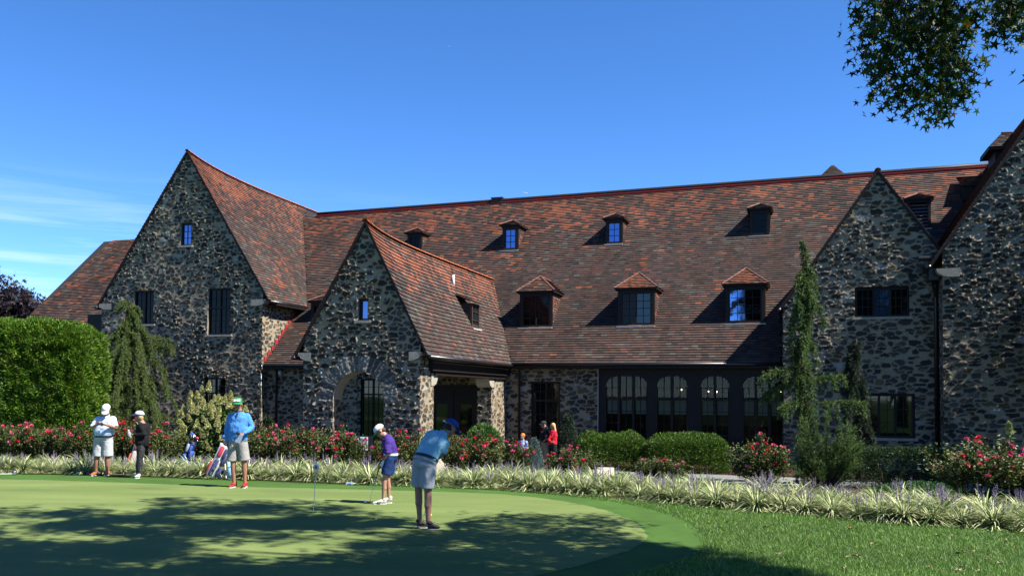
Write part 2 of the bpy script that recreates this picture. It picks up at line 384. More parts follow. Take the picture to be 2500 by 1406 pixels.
def not_under(*hs):
    def k(u, v, z):
        ok = np.ones(len(u), bool)
        for h, u0, u1, v0 in hs: ok &= ~((u > u0) & (u < u1) & (v > v0) & (h(u, v) > z + .06))
        return ok
    return k
# main roof
KS = (12.31 - ZE) / 9.55; LS = 9.55 * sqrt(1 + KS * KS)
def s_main(s, t):
    v = -.35 + 9.55 * np.asarray(t) / LS; s = np.asarray(s, float); return np.stack([s, v + 0 * s, h_main(s, v) + 0.0 * s], -1)
nm_ = np.array([0, -KS, 1.0]); nm_ /= np.linalg.norm(nm_)
def prob_main(P, r):
    u, v = P[:, 0], P[:, 1]; f = np.clip((v + .35) / 9.55, 0, 1)
    n = fbm(u * .8, v * 1.4, 61, 3); og = np.clip(.0 + .64 * sstep(.55, 1.0, f) * (n * 1.6 - .25) + .25 * sstep(.5, .7, n) * f, 0, .85)
    og = np.where(f < .35, np.minimum(og, .02), og)
    gy = .05 + .26 * sstep(.5, .72, fbm(u * .5 + 40, v * .7, 71, 3)) * sstep(.95, .6, f)
    gy = gy + .35 * np.exp(-((u - 15.8) / 1.3) ** 2) * np.exp(-((v - 5) / 1.8) ** 2)
    return og, gy
_cm = not_under((h_mid, MU0, MU1, -9), (h_g2, GU0, 16.6, -1.1), (h_g3, HU0, 30, -2.1))
clip_main = lambda u, v, z: _cm(u, v, z) & ~((u < TU1) & (h_tow(u, v) > z + .06) & (z > 5.85)) & ~((u < -12.87) & (z < 11.5) & (h_tow(u, v) > z))
tiles('main_roof', s_main, nm_, 0, LS, lambda t: (-24.0, 19.2), CH, clip_main, prob_main, seed=1)
def main_deck(name, u0, u1, L, back):
    V = []; F = []; n, k = 24, 8
    for i in range(n + 1):
        for j in range(k + 1): q = s_main(u0 + (u1 - u0) * i / n, L * j / k); V.append([q[0], q[1], q[2] - .012])
        V.append([u0 + (u1 - u0) * i / n, back, 3.2])
    for i in range(n): F += [[i * (k + 2) + j, (i + 1) * (k + 2) + j, (i + 1) * (k + 2) + j + 1, i * (k + 2) + j + 1] for j in range(k + 1)]
    deck(name, V, F, CH)
main_deck('roof_deck', -24, 19.4, LS, 18.7)
# left wing roof, lower ridge
LW = (8.3 + .35) * LS / 9.55
tiles('wing_roof', s_main, nm_, 0, LW, lambda t: (-30.0 + .06 * t, -21.0), CH, lambda u, v, z: u < -21.5, lambda P, r: (np.clip(.12 + .3 * fbm(P[:, 0], P[:, 1] * 2, 81, 2) * sstep(3, 8, P[:, 1]), 0, .5), np.full(len(P), .1)), seed=2)
main_deck('wing_roof_deck', -29.9, -24.0, LW, 17)
# generic gable slopes
def gable_roof(name, h, u0, uc, u1, v0, v1, seed, prob, ridge=True, left=True, right=True):
    for side, ue in (('R', u1), ('L', u0)):
        if (side == 'R' and not right) or (side == 'L' and not left): continue
        ze = float(h(np.array(ue), np.array((v0 + v1) / 2))); zc = float(h(np.array(uc), np.array((v0 + v1) / 2))); L_ = sqrt((ue - uc) ** 2 + (zc - ze) ** 2)
        def sf(s, t, ue=ue, L_=L_):
            uu = ue + (uc - ue) * np.asarray(t) / L_ + 0 * np.asarray(s); return np.stack([uu, np.asarray(s) + 0 * uu, h(uu, np.asarray(s) + 0 * uu)], -1)
        nn = np.array([(zc - ze) * (1 if side == 'R' else -1), 0, abs(ue - uc)]); nn /= np.linalg.norm(nn)
        def kp(u, v, z): return h_main(u, v) < z + .25
        tiles(name, sf, nn, 0, L_, lambda t: (v0, v1), CH, kp, prob, w=.21, ex=.165 if name != 'tower_roof' else .15, seed=seed + (side == 'L'))
        V = []; nsg = 30
        for i in range(nsg + 1):
            vv = v0 + .03 + (v1 - v0 - .03) * (i / nsg) ** 2
            for k in range(2): V.append([(ue, uc)[k], vv, float(h(np.array((ue, uc)[k]), np.array(vv))) - .03])
        deck(name + '_deck', V, [[2 * i, 2 * i + 2, 2 * i + 3, 2 * i + 1] for i in range(nsg)], CH)
    if ridge:
        b = MB(); n = int((v1 - v0) / .3)
        for i in range(n):
            a = v0 + i * .3; z = [float(h(np.array(uc), np.array(a + q))) for q in (0, .31)]
            th = np.linspace(-1.15, 1.15, 7); ring = lambda vv, zz, rr: [[uc + rr * sin(t), vv, zz - .03 + rr * cos(t)] for t in th]
            V = ring(a, z[0], .125) + ring(a + .31, z[1], .112); b.raw(V, [[k, k + 1, k + 8, k + 7] for k in range(6)])
        b.build(name + '_ridge', M['ridge'], CH, True)
def prob_tow(P, r):
    f = sstep(6, 13, P[:, 2]); n = fbm(P[:, 1] * .7, P[:, 2] * .9, 91, 3)
    return np.clip(.03 + .85 * sstep(.55, 1, f) * (n + .1) + .35 * sstep(.5, .66, n) * (1 - np.abs(f - .5)), 0, .85), np.clip(.2 * sstep(.45, .7, fbm(P[:, 1] * .6, P[:, 2], 95, 3)) + .1, 0, 1) * np.where(f > .8, .3, 1)
def prob_mid(P, r):
    f = sstep(3.2, 7.6, P[:, 2]); n = fbm(P[:, 1] * .9, P[:, 2] * 1.5, 101, 3)
    return np.clip(1.05 * sstep(.42, .98, f) * (n + .1) + .02, 0, .9), np.full(len(P), .17)
gable_roof('tower_roof', h_tow, TU0, TUC, TU1, -.53, 13.5, 10, prob_tow, left=False)
gable_roof('tower_roof_left', h_tow, TU0, TUC, TU1, -.53, 6, 12, prob_tow, ridge=False, right=False)
gable_roof('porch_roof', h_mid, MU0, MUC, MU1, -9.28, 4.5, 14, prob_mid)
PV = lambda P, r: (np.full(len(P), .04), np.full(len(P), .1))
gable_roof('right_gable_roof', h_g2, GU0, GUC, 16.6, -1.07, 7.4, 16, PV)
gable_roof('end_gable_roof', h_g3, HU0, HUC, 23.5, -2.07, 9, 18, PV)
# verge boards and main ridge capping
def verge(h, ue, uc, v, zoff=0):
    b = MB(); n = 10
    for i in range(n):
        a = ue + (uc - ue) * i / n; c = ue + (uc - ue) * (i + 1) / n
        za, zc = float(h(np.array(a), np.array(v))), float(h(np.array(c), np.array(v)))
        V = [[a, v, za - .13], [c, v, zc - .13], [c, v, zc - .002], [a, v, za - .002], [a, v + .07, za - .13], [c, v + .07, zc - .13], [c, v + .07, zc - .002], [a, v + .07, za - .002]]
        b.raw(V, [[0, 1, 2, 3], [1, 0, 4, 5], [2, 6, 7, 3], [4, 7, 6, 5]])
    b.build('verge_board', M['wood'], CH)
for h, a, c, v in ((h_tow, TU1, TUC, -.52), (h_tow, TU0, TUC, -.52), (h_mid, MU1, MUC, -9.27), (h_mid, MU0, MUC, -9.27), (h_g2, GU0, GUC, -1.06), (h_g2, 16.5, GUC, -1.06), (h_g3, HU0, HUC, -2.06), (h_g3, 23.5, HUC, -2.06)): verge(h, a, c, v)
b = MB(); V = []
for u in np.linspace(-15.6, 19.3, 12): z = zr(u); V += [[u, 9.02, z - .12], [u, 8.99, z - .03], [u, 9.06, z + .02]]
b.raw(V, [[3 * i + k, 3 * i + 3 + k, 3 * i + 4 + k, 3 * i + 1 + k] for i in range(11) for k in range(2)]); b.build('ridge_flashing', M['redflash'], CH)
b = MB()
b.tube([[u, 9.13, zr(u) + .05] for u in np.linspace(-15.6, 19.3, 12)], .125, 10)
b.build('ridge_capping', M['wood'], CH, True)

# walls ------------------------------------------------------------
zv = -.45
tow_h = [(-17.5, -16.85, 8.9, 10.02), (-15.87, -14.6, 4.62, 6.84), (-20.1, -18.93, 5.2, 6.84), (-16.02, -14.8, .3, 2.64), (-20.0, -19.0, .3, 2.4)]
stone_wall('gable_wall', fr_front(zv), -22.0, -12.87, GZ, lambda u: float(h_tow(np.array(u), np.array(zv))) - .06, tow_h, 1, amp=1.2)
stone_wall('side_wall', fr_right(-12.87), zv, 5, 1.0 * GZ, lambda v: 6.25, [], 2, rough=.5, warmth=.12)
stone_wall('wing_wall', fr_front(0), -12.87, -8.2, GZ, lambda u: 3.3, [], 3, rough=.2, hue=.1, warmth=.1)
stone_wall('inner_porch_wall', fr_front(.02), -8.2, -1.2, GZ, lambda u: 3.4, [(-8.05, -6.9, GZ - 1, 2.6), (-5.0, -2.2, GZ - 1, 2.35)], 4, rough=.1, warmth=.1)
stone_wall('facade_wall', fr_front(0), -1.3, 2.84, GZ, lambda u: 3.3, [(-.06, 1.19, GZ - 1, 2.51)], 5, rough=.12, warmth=.04, sx=1.2)
stone_wall('porch_gable_wall', fr_front(-9.2), -5.49, -1.14, GZ, lambda u: float(h_mid(np.array(u), np.array(-9.2))) - .05, [('arch', -3.39, .945, 1.72, GZ - 1), (-3.45, -3.05, 4.38, 5.13)], 6, arch=(-3.39, .945, 1.72), g=.027, amp=1.1)
stone_wall('porch_pier', fr_right(-1.14), -9.2, -8.05, GZ, lambda v: 3.2 if v < -8.35 else 2.62, [], 7, rough=.35, warmth=.25, g=.03)
stone_wall('porch_pier', fr_front(-2.0), -1.75, -1.14, GZ, lambda u: 2.6, [], 8, rough=.8)
stone_wall('porch_pier', fr_right(-1.14), -2.0, -.02, GZ, lambda v: 2.6, [], 9, rough=.35, warmth=.25, g=.03)
stone_wall('porch_pier', fr_left(-5.49), -9.2, -8.05, GZ, lambda v: 3.2, [], 10, g=.06)
stone_wall('right_gable_wall', fr_front(-1.0), 10.15, 16.2, GZ, lambda u: float(h_g2(np.array(u), np.array(-1.))) - .05, [(12.68, 14.55, 4.86, 5.98), (12.85, 14.7, .45, 2.08)], 13, sx=1.25, amp=.9)
stone_wall('gable_side_wall', fr_left(10.15), -1, 2.5, GZ, lambda v: 5.3, [], 14, g=.06)
stone_wall('end_gable_wall', fr_front(-2.0), 15.5, 23.2, GZ, lambda u: float(h_g3(np.array(u), np.array(-2.))) - .05, [], 15, sx=1.3, amp=1.1)
stone_wall('end_gable_side_wall', fr_left(15.5), -2, 0, GZ, lambda v: 6.3, [], 16, g=.05)
stone_wall('end_gable_side_wall', fr_right(23.2), -2, 8, GZ, lambda v: 6.3, [], 19, g=.08)
stone_wall('wing_end_wall', fr_front(0), -28.6, -22.0, GZ, lambda u: 3.2, [], 17, g=.06)
# reveals and thickness behind the openings
def reveal(s0, s1, z0, z1, v, d=.28, m='limestone'):
    b = MB(); e = .004
    b.box((s0 - .05, v + .03, z0 - .06), (s0, v + d, z1 + .06)); b.box((s1, v + .03, z0 - .06), (s1 + .05, v + d, z1 + .06)); b.box((s0 - e, v + .03, z1), (s1 + e, v + d, z1 + .06)); b.box((s0 - .12, v - .05, z0 - .07), (s1 + .12, v + d, z0))
    return b.build('window_reveal', M[m], CH)
b = MB(); n = 20       # soffit of the porch arch
for i in range(n):
    a0, a1 = pi * i / n, pi * (i + 1) / n; c = lambda a, v: [-3.39 + .95 * cos(a), v, 1.72 + .95 * sin(a)]
    b.quad(c(a0, -9.2), c(a1, -9.2), c(a1, -8.55), c(a0, -8.55))
b.build('arch_soffit', M['limestone'], CH, True)
stone_wall('arch_jamb', fr_right(-4.335), -9.2, -8.55, GZ, lambda v: 1.72, [], 20, rough=.4, warmth=.1)
stone_wall('arch_jamb', lambda s, z, d: np.stack([-2.445 - d, s, z], -1), -9.2, -8.55, GZ, lambda v: 1.72, [], 21, rough=.4)
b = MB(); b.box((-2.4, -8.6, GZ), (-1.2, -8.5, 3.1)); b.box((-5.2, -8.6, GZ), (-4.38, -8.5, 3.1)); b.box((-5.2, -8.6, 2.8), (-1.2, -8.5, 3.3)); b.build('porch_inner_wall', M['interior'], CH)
b = MB(); b.box((-1.75, -8.05, GZ), (-1.15, -8.04, 2.6)); b.build('pier_back', M['limestone'], CH)
b = MB(); b.box((-1.75, -1.95, GZ), (-1.7, -.1, 2.6)); b.build('pier_back', M['limestone'], CH)
b = MB(); b.box((-5.6, -8.5, 2.72), (-5.15, 0, 3.2)); b.build('porch_beam', M['wood'], CH)
b = MB(); b.box((-1.45, -8.5, 2.72), (-.98, 0, 3.2)); b.box((-1.4, -8.1, 2.58), (-1.05, -.3, 2.72)); b.build('porch_beam', M['wood'], CH)
b = MB(); b.box((-5.4, -9.1, 3.15), (-1.1, 0, 3.19)); b.build('porch_ceiling', M['wood'], CH)
for vc, sg in ((-8.05, 1), (-2.0, -1)):       # corbels under the beam
    b = MB(); V = []
    for i in range(7):
        t = i / 6; V += [[-1.72, vc + sg * (.33 * (1 - (1 - t) ** 2) ** .5 if t else 0), 2.22 + .42 * t], [-1.12, vc + sg * (.33 * (1 - (1 - t) ** 2) ** .5 if t else 0), 2.22 + .42 * t]]
    V += [[-1.72, vc - sg * .25, 2.64], [-1.12, vc - sg * .25, 2.64], [-1.72, vc - sg * .25, 2.22], [-1.12, vc - sg * .25, 2.22]]
    b.raw(V, [[2 * i, 2 * i + 1, 2 * i + 3, 2 * i + 2] for i in range(7)]); b.T.append(np.array([[1, k, k + 2] for k in (3, 5, 7, 9, 11)]) + 0); b.Q.append(np.array([[1, 13, 15, 17]])); b.build('corbel', M['limestone'], CH)
for (a, z, v, w_, f) in ((15.42, 6.15, -2.0, .75, 1), (-5.55, 3.02, -9.2, .5, 1), (-1.2, 3.02, -9.2, .45, -1), (-22.05, 5.95, -.45, .8, 1), (-12.8, 5.95, -.45, .8, -1)):   # kneeler stones at the gable feet
    b = MB(); V = []; xs = [0, .1, .25, .45, w_]; zs = [.22, .1, .03, 0, 0]
    for x, zz in zip(xs, zs): V += [[a - f * .12 + f * x, v - .06, z + zz], [a - f * .12 + f * x, v - .06, z + .3], [a - f * .12 + f * x, v + .3, z + zz], [a - f * .12 + f * x, v + .3, z + .3]]
    b.raw(V, [[4 * i, 4 * i + 4, 4 * i + 5, 4 * i + 1] for i in range(4)] + [[4 * i, 4 * i + 2, 4 * i + 6, 4 * i + 4] for i in range(4)] + [[0, 1, 3, 2]]); b.build('kneeler_stone', M['limestone'], CH)

# windows ----------------------------------------------------------
def window(s0, s1, z0, z1, v, lights=2, rows=3, cols=2, glass='glass', parent=CH, fw=.07, name='window', wood='wood', transom=None, gl=None, dep=.16, sill=True):
    f = MB(); y = v + dep; t = .06
    f.box((s0, y - t, z0), (s0 + fw, y + t, z1)); f.box((s1 - fw, y - t, z0), (s1, y + t, z1)); f.box((s0 + fw, y - t, z1 - fw), (s1 - fw, y + t, z1)); f.box((s0 + fw, y - t, z0), (s1 - fw, y + t, z0 + fw))
    iw = (s1 - s0 - 2 * fw); lw = iw / lights; P = []
    zr_ = [(z0 + fw, z1 - fw)] if transom is None else [(z0 + fw, transom - fw / 2), (transom + fw / 2, z1 - fw)]
    if transom: f.box((s0 + fw, y - t, transom - fw / 2), (s1 - fw, y + t, transom + fw / 2))
    for i in range(lights):
        a = s0 + fw + i * lw; c = a + lw
        if i: f.box((a - fw * .45, y - t * .9, z0 + fw), (a + fw * .45, y + t * .9, z1 - fw))
        for zi, (za, zb) in enumerate(zr_):
            rr = rows if len(zr_) == 1 or zi == 0 else max(1, rows // 2)
            for k in range(1, cols): x = a + lw * k / cols; f.box((x - .011, y - .02, za), (x + .011, y + .02, zb))
            for k in range(1, rr): zz = za + (zb - za) * k / rr; f.box((a + .03, y - .018, zz - .011), (c - .03, y + .018, zz + .011))
    w_ = f.build(name, M[wood], parent)
    for i in range(lights):
        g = gl[i] if gl else glass; a = s0 + fw + i * lw
        p = MB(); p.quad([a, y + .005, z0 + .02], [a + lw, y + .005, z0 + .02], [a + lw, y + .005 + .004 * (i % 2), z1 - .02], [a, y + .005, z1 - .02]); p.build('pane', M[g], w_)
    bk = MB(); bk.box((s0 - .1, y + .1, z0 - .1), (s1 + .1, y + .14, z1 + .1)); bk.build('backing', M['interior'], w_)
    if sill:
        sl = MB(); sl.box((s0 - .1, v - .06, z0 - .09), (s1 + .1, v + .12, z0)); sl.build('sill', M['limestone'], w_)
    return w_
tw = [window(-17.48, -16.87, 8.92, 10.0, zv, 1, 3, 2, 'glassb'), window(-15.86, -14.61, 4.64, 6.82, zv, 2, 4, 2, 'glass', transom=5.9), window(-20.1, -18.93, 5.2, 6.82, zv, 2, 4, 2), window(-16.0, -14.82, .32, 2.62, zv, 2, 4, 2, 'glassg', transom=1.9), window(-20.0, -19.0, .3, 2.4, zv, 2, 4, 2)]
for a in ((-17.5, -16.85, 8.9, 10.02), (-15.87, -14.6, 4.62, 6.84), (-20.1, -18.93, 5.2, 6.84), (-16.02, -14.8, .3, 2.64)): reveal(*a, zv)
window(-3.44, -3.06, 4.39, 5.12, -9.2, 1, 1, 1, 'glassb'); reveal(-3.45, -3.05, 4.38, 5.13, -9.2)
window(12.69, 14.55, 4.88, 5.97, -1.0, 3, 3, 3, gl=['glass', 'glassb', 'glass'], fw=.08)
window(12.86, 14.69, .46, 2.07, -1.0, 3, 3, 2, 'glassg', fw=.09)
window(-8.04, -6.92, -.2, 2.59, .02, 2, 5, 2, 'glassg', transom=1.9, sill=False)
window(-.05, 1.18, -.6, 2.5, 0, 2, 4, 2, 'glassg', transom=1.7, sill=False, fw=.08)
# porch double door
d = MB(); d.box((-5.0, .1, GZ), (-4.75, .22, 2.35)); d.box((-2.45, .1, GZ), (-2.2, .22, 2.35)); d.box((-4.75, .1, 2.1), (-2.45, .22, 2.35))
door = d.build('door', M['wood'], CH)
for k in range(2):
    a = -4.72 + k * 1.13; q = MB(); q.box((a, .14, GZ), (a + .28, .2, 2.1)); q.box((a + .82, .14, GZ), (a + 1.1, .2, 2.1)); q.box((a + .28, .14, GZ), (a + .82, .2, .3)); q.box((a + .28, .14, 1.5), (a + .82, .2, 2.1)); q.build('door_leaf', M['wood'], door)
    q = MB(); q.quad([a + .28, .17, .3], [a + .82, .17, .3], [a + .82, .17, 1.5], [a + .28, .17, 1.5]); q.build('pane', M['glassg'], door)
# long timber bay with arched windows
BY0, BY1 = 2.84, 10.16
b = MB(); b.box((BY0, -.02, 2.72), (BY1, .12, 3.3)); b.box((BY0, -.02, GZ), (BY1, .12, -.35)); b.box((BY0, -.05, GZ), (BY0 + .06, -.021, 3.2))
arches = [(3.1, 4.86, 3), (5.2, 6.47, 2), (6.95, 8.1, 2), (8.58, 10.12, 3)]
e = [BY0] + [x for a in arches for x in a[:2]] + [BY1]
for i in range(0, len(e), 2): b.box((e[i], -.02, -.35), (e[i + 1], .12, 2.72))
b.build('timber_bay', M['wood'], CH)
b = MB(); b.box((BY0 - .035, -.04, GZ), (BY0 - .005, .02, 3.1)); b.build('corner_bead', M['lead'], CH)
for (a0, a1, nl) in arches:
    f = MB(); n = 12; R_ = .45
    # spandrels round the upper corners
    for side in (0, 1):
        cx = a0 + R_ if side == 0 else a1 - R_; sg = -1 if side == 0 else 1; xo = a0 if side == 0 else a1
        for i in range(n):
            t0_, t1_ = pi / 2 * i / n, pi / 2 * (i + 1) / n; p0 = [cx + sg * R_ * sin(t0_), 2.27 + R_ * cos(t0_)]; p1 = [cx + sg * R_ * sin(t1_), 2.27 + R_ * cos(t1_)]
            f.quad([p0[0], -.03, p0[1]], [p1[0], -.03, p1[1]], [p1[0], -.03, 2.74], [p0[0], -.03, 2.74])
            f.quad([p0[0], -.03, p0[1]], [p1[0], -.03, p1[1]], [p1[0], .1, p1[1]], [p0[0], .1, p0[1]])
    for (q0, q1) in ((a0, a0 + .06), (a1 - .06, a1)): f.box((q0, -.03, -.35), (q1, .1, 2.3))
    f.box((a0, -.03, 1.78), (a1, .1, 1.88)); lw = (a1 - a0) / nl
    for i in range(nl):
        x = a0 + i * lw
        if i: f.box((x - .05, -.03, -.35), (x + .05, .1, 2.72))
        f.box((x + lw / 2 - .011, .0, -.35), (x + lw / 2 + .011, .05, 2.7))
        for zz in (-.02, .4, .82, 1.3, 2.25): f.box((x + .05, .0, zz - .011), (x + lw - .05, .05, zz + .011))
    w_ = f.build('arched_window', M['wood'], CH)
    p = MB(); p.quad([a0, .06, -.35], [a1, .06, -.35], [a1, .06, 2.72], [a0, .06, 2.72]); p.build('pane', M['pane_clear'], w_)
    q = MB()
    for i in range(nl):
        x = a0 + i * lw; q.box((x + .08, .2, 1.22), (x + lw - .08, .215, 1.74)); q.box((x + .08, .195, 1.19), (x + lw - .08, .22, 1.22))
    q.build('blind', M['blind'], w_)
b = MB(); b.box((-12.6, .55, GZ), (-1.2, .6, 3.2)); b.build('added_gap_backing', M['interior'], CH)  # added sheet that blocks sky seen through gaps in the walls
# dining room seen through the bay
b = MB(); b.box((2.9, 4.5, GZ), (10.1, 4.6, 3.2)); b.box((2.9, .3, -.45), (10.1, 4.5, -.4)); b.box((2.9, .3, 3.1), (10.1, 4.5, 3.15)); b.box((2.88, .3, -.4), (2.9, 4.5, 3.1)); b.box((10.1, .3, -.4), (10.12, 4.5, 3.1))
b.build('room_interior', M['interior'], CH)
for (x, y, z) in ((4.62, 1.4, 2.13), (4.74, 1.5, 2.13), (7.15, 1.4, 2.13), (7.42, 2.2, 2.12), (9.75, 1.2, 2.14), (10.0, 1.6, 2.14), (5.9, 2.6, 2.2)):
    b = MB(); b.ell((x, y, z), (.018, .018, .026)); o = b.build('pendant_lamp', M['lampglow'], CH, True)
    b = MB(); b.tube([[x, y, z + .05], [x, y, 3.1]], .008, 5); b.tube([[x, y, z + .04], [x, y, z + .1]], [.03, .015], 8); b.build('cord', M['gutter'], o)
# tables and chairs silhouettes near the glass
for i, x in enumerate((3.6, 5.8, 7.5, 9.3)):
    b = MB(); b.tube([[x, 1.3, .3], [x, 1.3, .33]], .45, 20); b.tube([[x, 1.3, -.4], [x, 1.3, .3]], .04, 8); b.build('dining_table', M['blind'], CH)

# dormers ----------------------------------------------------------
def roof_facet(name, poly, parent, prob, seed, w=.19, ex=.13):
    """tiles on a planar convex polygon; first edge is the eave"""
    P = np.asarray(poly, float); e = P[1] - P[0]; L = np.linalg.norm(e); e /= L; n = np.cross(e, P[2] - P[0]); n /= np.linalg.norm(n)
    if n[2] < 0: n = -n
    sdir = np.cross(n, e)
    if sdir[2] < 0: sdir = -sdir
    st = np.array([[(p - P[0]) @ e, (p - P[0]) @ sdir] for p in P])
    def rngf(t):
        xs = []
        for i in range(len(st)):
            a, b_ = st[i], st[(i + 1) % len(st)]
            if (a[1] - t) * (b_[1] - t) <= 0 and abs(a[1] - b_[1]) > 1e-9: xs.append(a[0] + (b_[0] - a[0]) * (t - a[1]) / (b_[1] - a[1]))
        return (min(xs), max(xs)) if len(xs) >= 2 else (0, 0)
    sf = lambda s, t: P[0] + np.asarray(s, float)[..., None] * e + (np.asarray(t) + 0 * np.asarray(s, float))[..., None] * sdir
    o = tiles(name, sf, n, 0, st[:, 1].max() - .01, rngf, parent, None, prob, w=w, ex=ex, seed=seed)
    b = MB(); b.raw(P - n * .004, [list(range(4))] if len(P) == 4 else None, [[0, 1, 2]] if len(P) == 3 else None); d_ = b.build('roof_underlay', M['deck'], parent)
    return o
def vof(z, u): return (z - ZE) / ((zr(u) - ZE) / 9.55) - .35
def dormer(u0, u1, zb, zt, orange, big, louv=False, gl=None, seed=0):
    uc = (u0 + u1) / 2; v0 = vof(zb, uc); oh = .13; rise = .72 if big else .28; vb = vof(zt, uc)
    body = MB(); fw = .13 if big else .11
    body.box((u0, v0, zb), (u0 + fw, v0 + .1, zt)); body.box((u1 - fw, v0, zb), (u1, v0 + .1, zt)); body.box((u0 + fw, v0, zt - .12), (u1 - fw, v0 + .1, zt)); body.box((u0 + fw, v0, zb), (u1 - fw, v0 + .1, zb + .08))
    body.box((u0 - oh, v0 - oh, zt), (u1 + oh, v0 - .02, zt + .05))
    body.box((u0 - oh, v0 - .02, zt), (u0, vb - .2, zt + .05)); body.box((u1, v0 - .02, zt), (u1 + oh, vb - .2, zt + .05))
    body.raw([[u0 + .02, v0 + .1, zb], [u0 + .02, v0 + .1, zt], [u0 + .02, vb, zt]], None, [[0, 1, 2]])
    body.raw([[u1 - .02, v0 + .1, zb], [u1 - .02, v0 + .1, zt], [u1 - .02, vb, zt]], None, [[0, 2, 1]])
    D = body.build('dormer', M['wood'], CH)
    # tile hung cheek (sun side) and the other one
    pk = lambda P, r: (np.full(len(P), .28), np.full(len(P), .05))
    for uu, sg in ((u1, 1), (u0, -1)):
        n = int((zt - zb) / .115); V = []; ra = np.random.default_rng(seed + 7)
        Vs = []; Fs = []; Cs = []; k = 0
        for i in range(n):
            za = zb + i * .115; a = v0 + .1; c = vof(za + .05, uc) + .05
            x = a
            while x < c:
                x2 = min(x + ra.uniform(.13, .2), c); t = .022 + ra.uniform(-.004, .006); zz = za + ra.uniform(-.006, .006)
                Vs += [[uu + sg * t, x, zz], [uu + sg * t, x2 - .006, zz], [uu + sg * .004, x2 - .006, zz + .13], [uu + sg * .004, x, zz + .13], [uu, x, zz], [uu, x2 - .006, zz]]
                Fs += [[k, k + 1, k + 2, k + 3], [k + 4, k + 5, k + 1, k]]; Cs += [tile_cols(1, np.array([.25]), np.array([.06]), ra)[0]] * 6; k += 6; x = x2
        add('tile_hung_cheek', mesh_data('tile_hung_cheek', Vs, Fs, M['tile'], Cs), D)
    z0_ = zt + .05; a, c, f_ = u0 - oh, u1 + oh, v0 - oh; pz = z0_ + rise; pv = f_ + (c - a) / 2 * .95; rv = vof(pz, uc) + .02; ev = vof(z0_, uc) + .02
    pr = lambda P, r: (np.clip((.55 if orange else .14) + .25 * (P[:, 2] - zt) / rise, 0, .8) * np.ones(len(P)), np.full(len(P), .12))
    roof_facet('dormer_roof', [[a, f_, z0_], [c, f_, z0_], [uc, pv, pz]], D, pr, seed, w=.17, ex=.12)
    if rv < pv: pv = rv - .02
    roof_facet('dormer_roof', [[c, f_, z0_], [c, ev, z0_], [uc, rv, pz], [uc, pv, pz]], D, pr, seed + 1, w=.17, ex=.12)
    roof_facet('dormer_roof', [[a, ev, z0_], [a, f_, z0_], [uc, pv, pz], [uc, rv, pz]], D, pr, seed + 2, w=.17, ex=.12)
    b = MB()
    for p, q in (([a, f_, z0_ + .03], [uc, pv, pz + .04]), ([c, f_, z0_ + .03], [uc, pv, pz + .04]), ([uc, pv, pz + .03], [uc, rv, pz + .03])): b.tube([p, q], .05, 6)
    b.build('hip_tiles', M['tile2'], D)
    if louv:
        b = MB()
        for k in range(7): zz = zb + .12 + k * (zt - zb - .25) / 7; b.raw([[u0 + fw, v0 + .02, zz], [u1 - fw, v0 + .02, zz], [u1 - fw, v0 + .09, zz + .09], [u0 + fw, v0 + .09, zz + .09]], [[0, 1, 2, 3]])
        b.build('louvre', M['slate'], D)
    else:
        w_ = window(u0 + fw, u1 - fw, zb + .08, zt - .12, v0, 2 if big else 1, 4 if big else 3, 2, parent=D, fw=.05, name='casement', gl=gl, dep=.07, sill=False)
    b = MB(); b.box((u0 - .05, v0 - .14, zb - .05), (u1 + .03, v0, zb - .005)); b.build('lead_apron', M['lead'], D)
    return D
M['tile2'] = mat('hip_tile', (.13, .058, .042), .75, var=.4, vscale=5, bump=.004)
M['slate'] = mat('weathered_louvre', (.12, .11, .11), .7)
G, Bq = 'glass', 'glassb'
for i, (a, c, zb, zt, og, bg_, lv, gl) in enumerate([(-8.62, -7.82, 9.33, 10.2, 0, 0, 0, [G]), (-3.32, -2.5, 9.06, 10.27, 0, 0, 0, [Bq]), (1.88, 2.7, 9.15, 10.34, 0, 0, 0, [Bq]), (8.58, 9.45, 9.25, 10.45, 0, 0, 0, [G]), (15.2, 16.15, 9.24, 10.5, 0, 0, 1, None),
        (-1.02, .46, 4.87, 6.4, 0, 1, 0, [G, G]), (3.36, 4.92, 4.87, 6.42, 1, 1, 0, [G, 'glassd']), (7.83, 9.4, 4.9, 6.46, 1, 1, 0, ['glassb2', G]), (-11.75, -10.9, 5.36, 6.3, 0, 0, 0, [G])]):
    if 'glassd' not in M:
        M['glassd'] = mat('dim_sky_painted_glass', (.02, .04, .05), .05, .7, metal=.6); M['glassb2'] = mat('sky_streak_painted_glass', (.16, .3, .6), .05, .8, metal=.85, c2=(.01, .012, .012), vscale=2.2, c2thr=(.44, .56))  # blue and dark tones painted in as reflected sky
    dormer(a, c, zb, zt, og, bg_, lv, gl, seed=300 + 10 * i)
